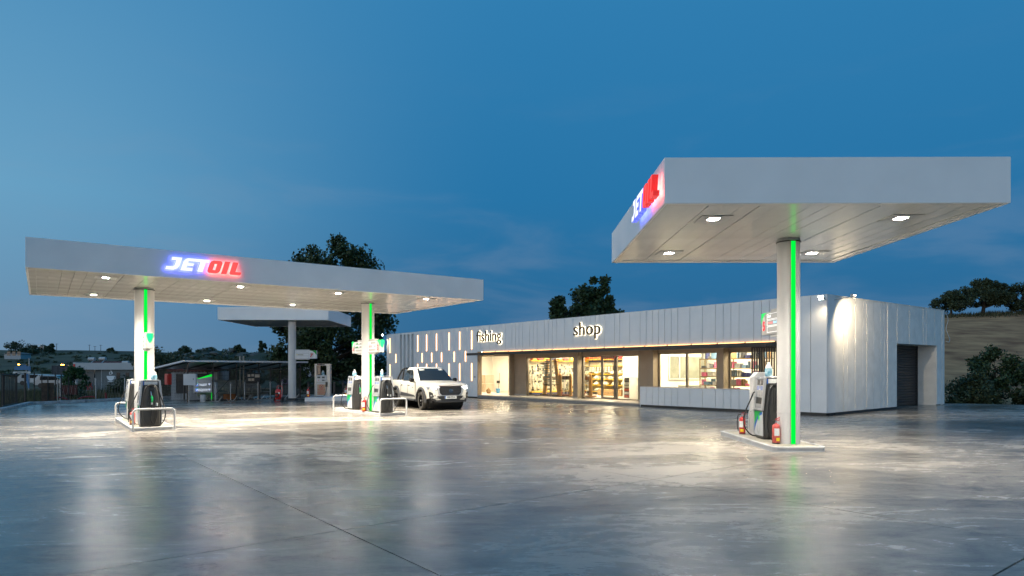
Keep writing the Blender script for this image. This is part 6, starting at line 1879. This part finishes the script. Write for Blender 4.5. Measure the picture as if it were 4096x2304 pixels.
cup = [(3.65, 1.62), (4.55, 1.62), (4.52, 1.40), (4.40, 1.20), (4.22, 1.08), (3.98, 1.08), (3.80, 1.20), (3.68, 1.40)]
M_CUP = mat('cup_white', (.82, .85, .88), .5, var=.04)
MB().prism(cup, -.03, -.012, 'y').build('cup_logo', M_CUP, t)
MB().prism([(3.70, 1.03), (4.52, 1.03), (4.36, .95), (3.86, .95)], -.03, -.012, 'y').build('saucer_logo', M_CUP, t)
MB().tube([(4.53 + .13 * math.cos(R(a)), -.02, 1.42 + .16 * math.sin(R(a))) for a in range(-110, 111, 20)], .035, 6).build('handle_logo', M_CUP, t)
MB().prism([(4.00, 1.70), (4.12, 1.80), (4.22, 1.92), (4.10, 2.12), (4.12, 2.28), (4.26, 2.12), (4.36, 1.96), (4.30, 1.84), (4.16, 1.70), (4.24, 1.82), (4.14, 1.74)][:8], -.03, -.012, 'y').build('steam_logo', M_CUP, t)
MB().prism([(4.06, 1.70), (3.94, 1.82), (3.92, 1.98), (4.04, 2.14), (4.06, 2.0), (4.0, 1.88)], -.03, -.012, 'y').build('steam_logo', M_CUP, t)
MB().box(.2, 3.0, -2.4, -.3, -.02, .03).build('terrace', M_KERB, t)
for k, (x, c_) in enumerate(((.9, M_WHITE), (1.6, M_WHITE), (2.2, M_REDFLAT), (2.7, M_REDFLAT))):
    ch = thing('terrace_chair', ['white terrace chair left of its twin', 'white terrace chair nearest the red ones', 'red terrace chair beside the white ones', 'red terrace chair by the cafe entrance'][k], 'chair', (-50.2 + x, 74.6, -.72), .3 * k, 'chairs on the cafe terrace')
    MB().box(-.2, .2, -.2, .2, .40, .44).build('seat', c_, ch); MB().box(-.2, .2, .17, .21, .44, .85).build('backrest', c_, ch)
    for a in (-.18, .15):
        for b in (-.18, .15):
            MB().box(a, a + .03, b, b + .03, 0, .40).build('leg', c_, ch)

def tiled_house(label, x, y, w, d, h_, rh, z=None, wallm=None, roofm=None, rz=0):
    z = T0(x, y) if z is None else z
    t = thing('tiled_house', label, 'house', (x, y, z), rz)
    MB().box(-w / 2, w / 2, -d / 2, d / 2, -.5, h_).build('wall', wallm or mat('house_cream', (.35, .34, .32), .7, var=.1), t)
    e = .4
    mb = MB(); q = w * .28
    A_ = [(-w / 2 - e, -d / 2 - e, h_), (w / 2 + e, -d / 2 - e, h_), (w / 2 + e, d / 2 + e, h_), (-w / 2 - e, d / 2 + e, h_)]
    r0, r1 = (-q, 0, h_ + rh), (q, 0, h_ + rh)
    mb.face([A_[0], A_[1], r1, r0]).face([A_[1], A_[2], r1]).face([A_[2], A_[3], r0, r1]).face([A_[3], A_[0], r0]).face(A_[::-1])
    rf = mb.build('roof', roofm or mat('roof_tiles_red', (.17, .035, .028), .8, var=.3, scale=3), t)
    for k in range(int(w / .9)):
        xx = -w / 2 + .5 + k * .9
        zz = h_ + .02
        MB().tube([(xx, -d / 2 - e + .02, h_ + .03), (xx * .62, -.12, h_ + rh * .97)], .05, 4).build('tile_rib', M_TERRA, rf)
    for k in range(3):
        MB().box(-w / 2 + .8 + k * w / 3.2, -w / 2 + 1.7 + k * w / 3.2, -d / 2 - .03, -d / 2 - .01, .9, 2.0).build('window', M_CARGLASS, t)
    return t, rf
t, rf = tiled_house('red-tiled house rising behind the cafe roof', -60.5, 100, 8.5, 8, 2.2, 1.15, -.5)
for k, (x, z_) in enumerate(((-1.6, 3.55), (.0, 3.6), (3.4, 3.0))):
    b = thing('solar_boiler', ['white solar boiler on the tiled ridge, leftmost', 'white solar boiler on the tiled ridge, middle', 'white solar boiler at the lower right of the tiled roof'][k], 'water heater', (-60.5 + x, 97.9, -.5 + z_), 0, 'solar boilers on the tiled roof')
    MB().cyl((-.45, 0, .1), (.45, 0, .1), .26, n=14).build('tank', M_WHITE, b, smooth=50)
    MB().hexa([(.3, -.8, -.55), (.45, -.8, -.55), (.45, .0, -.05), (.3, .0, -.05), (.3, -.82, -.50), (.45, -.82, -.50), (.45, -.02, .0), (.3, -.02, .0)]).build('frame', M_GALV, b)
tiled_house('red-tiled roof peeping over the shelter', -42.5, 100, 6.5, 7, 2.0, 1.1, -.3)
tiled_house('white flat hillside house below the grove on the far left', -139.5, 187, 4.6, 4, 1.5, .25, 4.6, mat('house_white', (.42, .44, .46), .7, var=.1), mat('flat_roof', (.30, .31, .32), .7, var=.1))
# white gabled store and pale wall right of the far column
t = thing('gabled_store', 'pale gabled store behind the shelter end', 'building', (-19.5, 62, -.55), R(-12))
MB().prism([(0, 0), (6.0, 0), (6.0, 2.6), (3.0, 4.1), (0, 2.6)], 0, 8, 'y').build('wall', mat('store_pale', (.40, .43, .47), .7, var=.06), t)
MB().box(.8, 2.0, -.03, -.005, 0, 2.3).build('door', M_DARK, t)
t = thing('boundary_wall', 'low grey boundary wall across the field', 'wall', (-20, 66, -.5), 0)
for k in range(10):
    MB().box(k * 1.6, k * 1.6 + 1.58, 0, .2, 0, 1.25 + rnd.uniform(-.03, .03)).build('wall_section', mat('old_render', (.24, .24, .235), .8, var=.2, scale=2), t)
t = thing('red_sheet_roof', 'low dark red sheet roof beyond the shelter', 'shed', (-19.5, 55, -.55), R(5))
MB().hexa([(0, 0, .9), (8, 0, .9), (8, 2.2, 1.5), (0, 2.2, 1.5), (0, 0, .94), (8, 0, .94), (8, 2.2, 1.54), (0, 2.2, 1.54)]).build('roof', mat('sheet_plum', (.13, .03, .045), .6, var=.2), t)
MB().box(.2, 7.8, .2, 2.1, 0, .89).build('wall', mat('shed_teal', (.12, .16, .17), .7, var=.2), t)

# ------------------------------------------------------------------ left boundary: fence, gate, board, road lamps, signs
t = thing('mesh_fence', 'dark steel post and wire fence along the left kerb', 'fence', (0, 0, 0), 0)
FP = [(-19.0, 21.4), (-20.6, 24.6), (-22.3, 28.0), (-24.5, 31.9), (-25.6, 34.2), (-26.6, 36.2)]
for i, (x, y) in enumerate(FP):
    zz = gz(x)
    MB().box(x - .035, x + .035, y - .035, y + .035, zz - .1, zz + 1.72).build('post', M_DARK, t)
mb = MB()
for a, b in zip(FP[:-1], FP[1:]):
    for k in range(14):
        x = a[0] + (b[0] - a[0]) * k / 14; y = a[1] + (b[1] - a[1]) * k / 14
        mb.box(x - .002, x + .002, y - .002, y + .002, gz(x) + .1, gz(x) + 1.66)
    for z_ in (.12, .9, 1.66):
        mb.tube([(a[0], a[1], gz(a[0]) + z_), (b[0], b[1], gz(b[0]) + z_)], .008, 4)
ob = mb.build('wire_mesh', M_WIRE, t); ob['kind'] = 'stuff'
t = thing('steel_gate', 'dark steel gate leaf standing open at the left edge', 'gate', (-23.9, 31.0, gz(-23.9)), R(116))
for b in ((0, 3.2, .12, .18), (0, 3.2, 1.60, 1.66)):
    MB().box(b[0], b[1], -.025, .025, b[2], b[3]).build('rail', M_DARK, t)
for k in range(11):
    MB().box(k * .315, k * .315 + .03, -.015, .015, .18, 1.60).build('gate_bar', M_DARK, t)
t = thing('folded_gate', 'cluster of dark folded gate leaves at the kerb corner', 'gate', (-27.0, 37.4, gz(-27)), R(25))
for k in range(6):
    MB().box(.0 + k * .32, .05 + k * .32, -.03 + (k % 2) * .2, .03 + (k % 2) * .2, -.1, 1.75 - .12 * (k % 3)).build('gate_post', M_DARK, t)
MB().box(.35, .95, .05, .08, .1, 1.15).build('rusty_sheet', mat('rust_sheet', (.07, .045, .03), .8, var=.4, scale=5), t)
t = thing('chain_link_fence', 'thin chain-link fence on grey posts behind the long kerb', 'fence', (0, 0, 0), 0)
CP = [(-26.2, 38.2), (-25.0, 39.8), (-24.2, 41.4), (-23.4, 43.2), (-22.6, 45.0)]
for x, y in CP:
    MB().cyl((x, y, gz(x) - .1), (x, y, gz(x) + 1.35), .03, n=8).build('post', M_GALV, t)
mb = MB()
for a, b in zip(CP[:-1], CP[1:]):
    for k in range(10):
        q0, q1 = k / 10, (k + 1) / 10
        for s in (0, 1):
            za, zc = ((.1, 1.25) if s else (1.25, .1))
            mb.tube([(a[0] + (b[0] - a[0]) * q0, a[1] + (b[1] - a[1]) * q0, gz(a[0]) + za), (a[0] + (b[0] - a[0]) * q1, a[1] + (b[1] - a[1]) * q1, gz(a[0]) + zc)], .0025, 3)
ob = mb.build('wire_mesh', M_GALV, t); ob['kind'] = 'stuff'
t = thing('rusty_board', 'dark red rusty board on a slanting strut beyond the kerb', 'board', (-27.9, 41.0, gz(-27.9)), 0)
MB().box(.05, 1.0, -.02, .02, .36, .94).build('sheet', mat('rust_red', (.055, .012, .010), .8, var=.3, scale=4), t)
MB().cyl((-.06, 0, -.1), (-.06, 0, 1.35), .03, n=8).build('post', M_GALV, t); MB().tube([(-.05, -.02, .75), (.7, -.4, 0)], .02, 6).build('strut', M_DARK, t)
tag(MB().tube([(0, 0, -.1), (-.06, 0, .48)], .06, 8).build('red_stake', mat('stake_red', (.22, .02, .02), .6, var=.2), None, loc=(-24.6, 40.2, gz(-24.6))), 'short red pipe stake behind the kerb', 'stake')
tag(MB().tube(smooth_path([(0, 0, .0), (.15, 0, .22), (.6, .1, .25), (1.1, .2, .05)]), .045, 8).build('red_conduit', MATS['stake_red'], None, loc=(-26.9, 38.6, gz(-26.9) + .02)), 'red corrugated conduit loop lying nearest the gate', 'pipe', 'red conduits behind the kerb')
tag(MB().tube(smooth_path([(0, 0, .0), (.25, 0, .2), (.7, .1, .26), (.95, .2, .24)]), .045, 8).build('red_conduit', MATS['stake_red'], None, loc=(-25.9, 39.4, gz(-25.9) + .02)), 'red corrugated conduit loop lying below the cafe', 'pipe', 'red conduits behind the kerb')

M_SODIUM = emat('sodium_lamp', (1.0, .42, .05), 30.0)
for i, (x, y, z_, side_, lb) in enumerate(((-82.4, 120, 2.45, 1, 'orange street lamp on a brown pole, brightest of the row'), (-83.0, 124, 2.5, -1, 'orange street lamp beside the cafe sign'), (-88.0, 120, 2.5, -1, 'orange street lamp right of the blue road sign'), (-61.0, 104, 2.65, 1, 'orange street lamp over the tiled roof'), (-52.0, 118, 2.45, 1, 'orange street lamp over the shelter, left of a pair'), (-48.9, 118, 2.46, 1, 'orange street lamp over the shelter, right of a pair'), (-71.0, 118, 2.46, 1, 'small orange street lamp hidden by the cafe')[:5])):
    b = T0(x, y)
    t = thing('street_lamp', lb, 'street lamp', (x, y, b), 0, 'sodium street lamps')
    MB().cyl((0, 0, -.2), (0, 0, z_ - b - .02), .07, .05, 8).build('pole', M_GALV, t)
    MB().tube([(0, 0, z_ - b - .05), (side_ * .5, -.1, z_ - b + .05), (side_ * 1.1, -.2, z_ - b + .05)], .03, 6).build('arm', M_GALV, t)
    MB().lathe([(.04, -.06), (.16, -.03), (.18, .03), (.06, .08)], 10, (side_ * 1.2, -.2, z_ - b)).build('lamp_head', M_SODIUM, t)
for i, (x, y, h_, lb) in enumerate(((-157.4, 229, 2.2, 'timber power pole on the ridge, leftmost'), (-153.1, 240, 2.0, 'timber power pole above the cafe fascia'), (-151.1, 240, 1.6, 'short timber power pole right of the cafe pole'), (-149.6, 241, 2.1, 'timber power pole at the right of the ridge row'), (-60.3, 166, 1.6, 'timber power pole on the rocky hill'), (-59.6, 166, 1.3, 'second shorter pole on the rocky hill'))):
    t = thing('power_pole', lb, 'pole', (x, y, T0(x, y)), 0, 'power poles on the ridge')
    MB().cyl((0, 0, -.3), (0, 0, h_ + .3), .09, .06, 6).build('pole', M_BARK, t); MB().box(-.55, .55, -.04, .04, h_ + .05, h_ + .13).build('crossarm', M_BARK, t)
t = thing('substation_gantry', 'grey substation frame standing on the far ridge', 'frame', (-163.5, 226, T0(-163.5, 226) - .3), 0)
for x in (0, 1.2, 2.6, 3.6):
    MB().cyl((x, 0, -.5), (x, 0, 2.4), .08, n=6).build('leg', M_GALV, t)
MB().box(-.6, 4.0, -.05, .05, 1.5, 1.62).box(-.9, .3, -.05, .05, 2.2, 2.3).box(1.4, 3.2, -.05, .05, 2.3, 2.4).build('beam', M_GALV, t)
t = thing('road_sign', 'blue arrow-shaped road sign above a white lettered strip', 'road sign', (-52.6, 70, -.6), 0)
MB().prism([(0, 2.15), (1.5, 2.15), (1.5, 2.05), (1.75, 2.05), (1.75, 2.55), (1.3, 2.55), (1.3, 2.68), (.9, 2.68), (.9, 2.55), (.1, 2.55)], -.04, .0, 'y').build('blue_panel', mat('road_blue', (.03, .16, .33), .5, var=.1), t)
MB().box(-.1, 1.75, -.04, 0, 1.78, 1.98).build('white_strip', M_LABEL, t)
text_obj('strip_text', 'ΠΑΙΔΙΚΗ ΕΞΟΧΗ', .15, M_TXK, t, (.85, -.042, 1.82), FRONT, .001, 0, .003, 1, 'c')
MB().prism([(1.15, 1.75), (1.5, 1.75), (1.62, .2), (1.5, .2)], -.04, .0, 'y').build('blue_leg', MATS['road_blue'], t)
MB().cyl((1.55, .05, -.2), (1.55, .05, 3.4), .05, n=8).build('post', M_GALV, t)
t = thing('billboard_back', 'dark lattice back of a roadside billboard', 'billboard', (-75.0, 108, T0(-75, 108)), 0)
for k in range(7):
    MB().box(k * .85, k * .85 + .08, 0, .06, .4, 2.6).build('upright', mat('billboard_navy', (.03, .045, .06), .6, var=.1), t)
for k in range(6):
    MB().box(-.1, 5.3, -.05, -.01, .4 + k * .42, .46 + k * .42).build('rail', MATS['billboard_navy'], t)
MB().box(-.1, 5.3, .07, .12, .4, 2.6).build('sheet', mat('billboard_sheet', (.035, .055, .075), .6, var=.1), t)
for i, (x, y, w, c_, lb) in enumerate(((-66, 92, 4.4, M_WHITE, 'white parked van roof beyond the red board'), (-60, 84, 3.6, M_GREY, 'grey parked car beyond the cafe shrub'), (-71.5, 96, 5.2, M_WHITE, 'long white trailer behind the dark gate'))):
    t = thing('parked_vehicle', lb, 'vehicle', (x, y, T0(x, y)), R(4), 'vehicles beyond the fence')
    MB().prism([(0, .35), (w, .35), (w, .95), (w * .85, 1.0), (w * .72, 1.55), (w * .16, 1.6), (w * .04, 1.0), (0, .9)], -.85, .85, 'y').build('body', c_, t, bevel=.06)
    MB().prism([(w * .18, 1.02), (w * .80, 1.02), (w * .71, 1.5), (w * .19, 1.52)], -.86, -.852, 'y').build('window', M_CARGLASS, t)
    for xx in (w * .2, w * .8):
        MB().cyl((xx, -.86, .32), (xx, -.66, .32), .32, n=14).build('wheel', M_RUBBER, t)
# power line cable end at the shop back corner
o = MB().tube(smooth_path([(0, 0, 0), (.10, 0, -.3), (.02, 0, -.7), (.16, 0, -1.1), (.14, 0, -1.25), (.02, 0, -1.22)]), .012, 6).build('loose_cable', M_WHITE, None, loc=FB.w(.02, 9.92, 4.02))
tag(o, 'loose white cable hanging at the far corner of the shop side wall', 'cable')
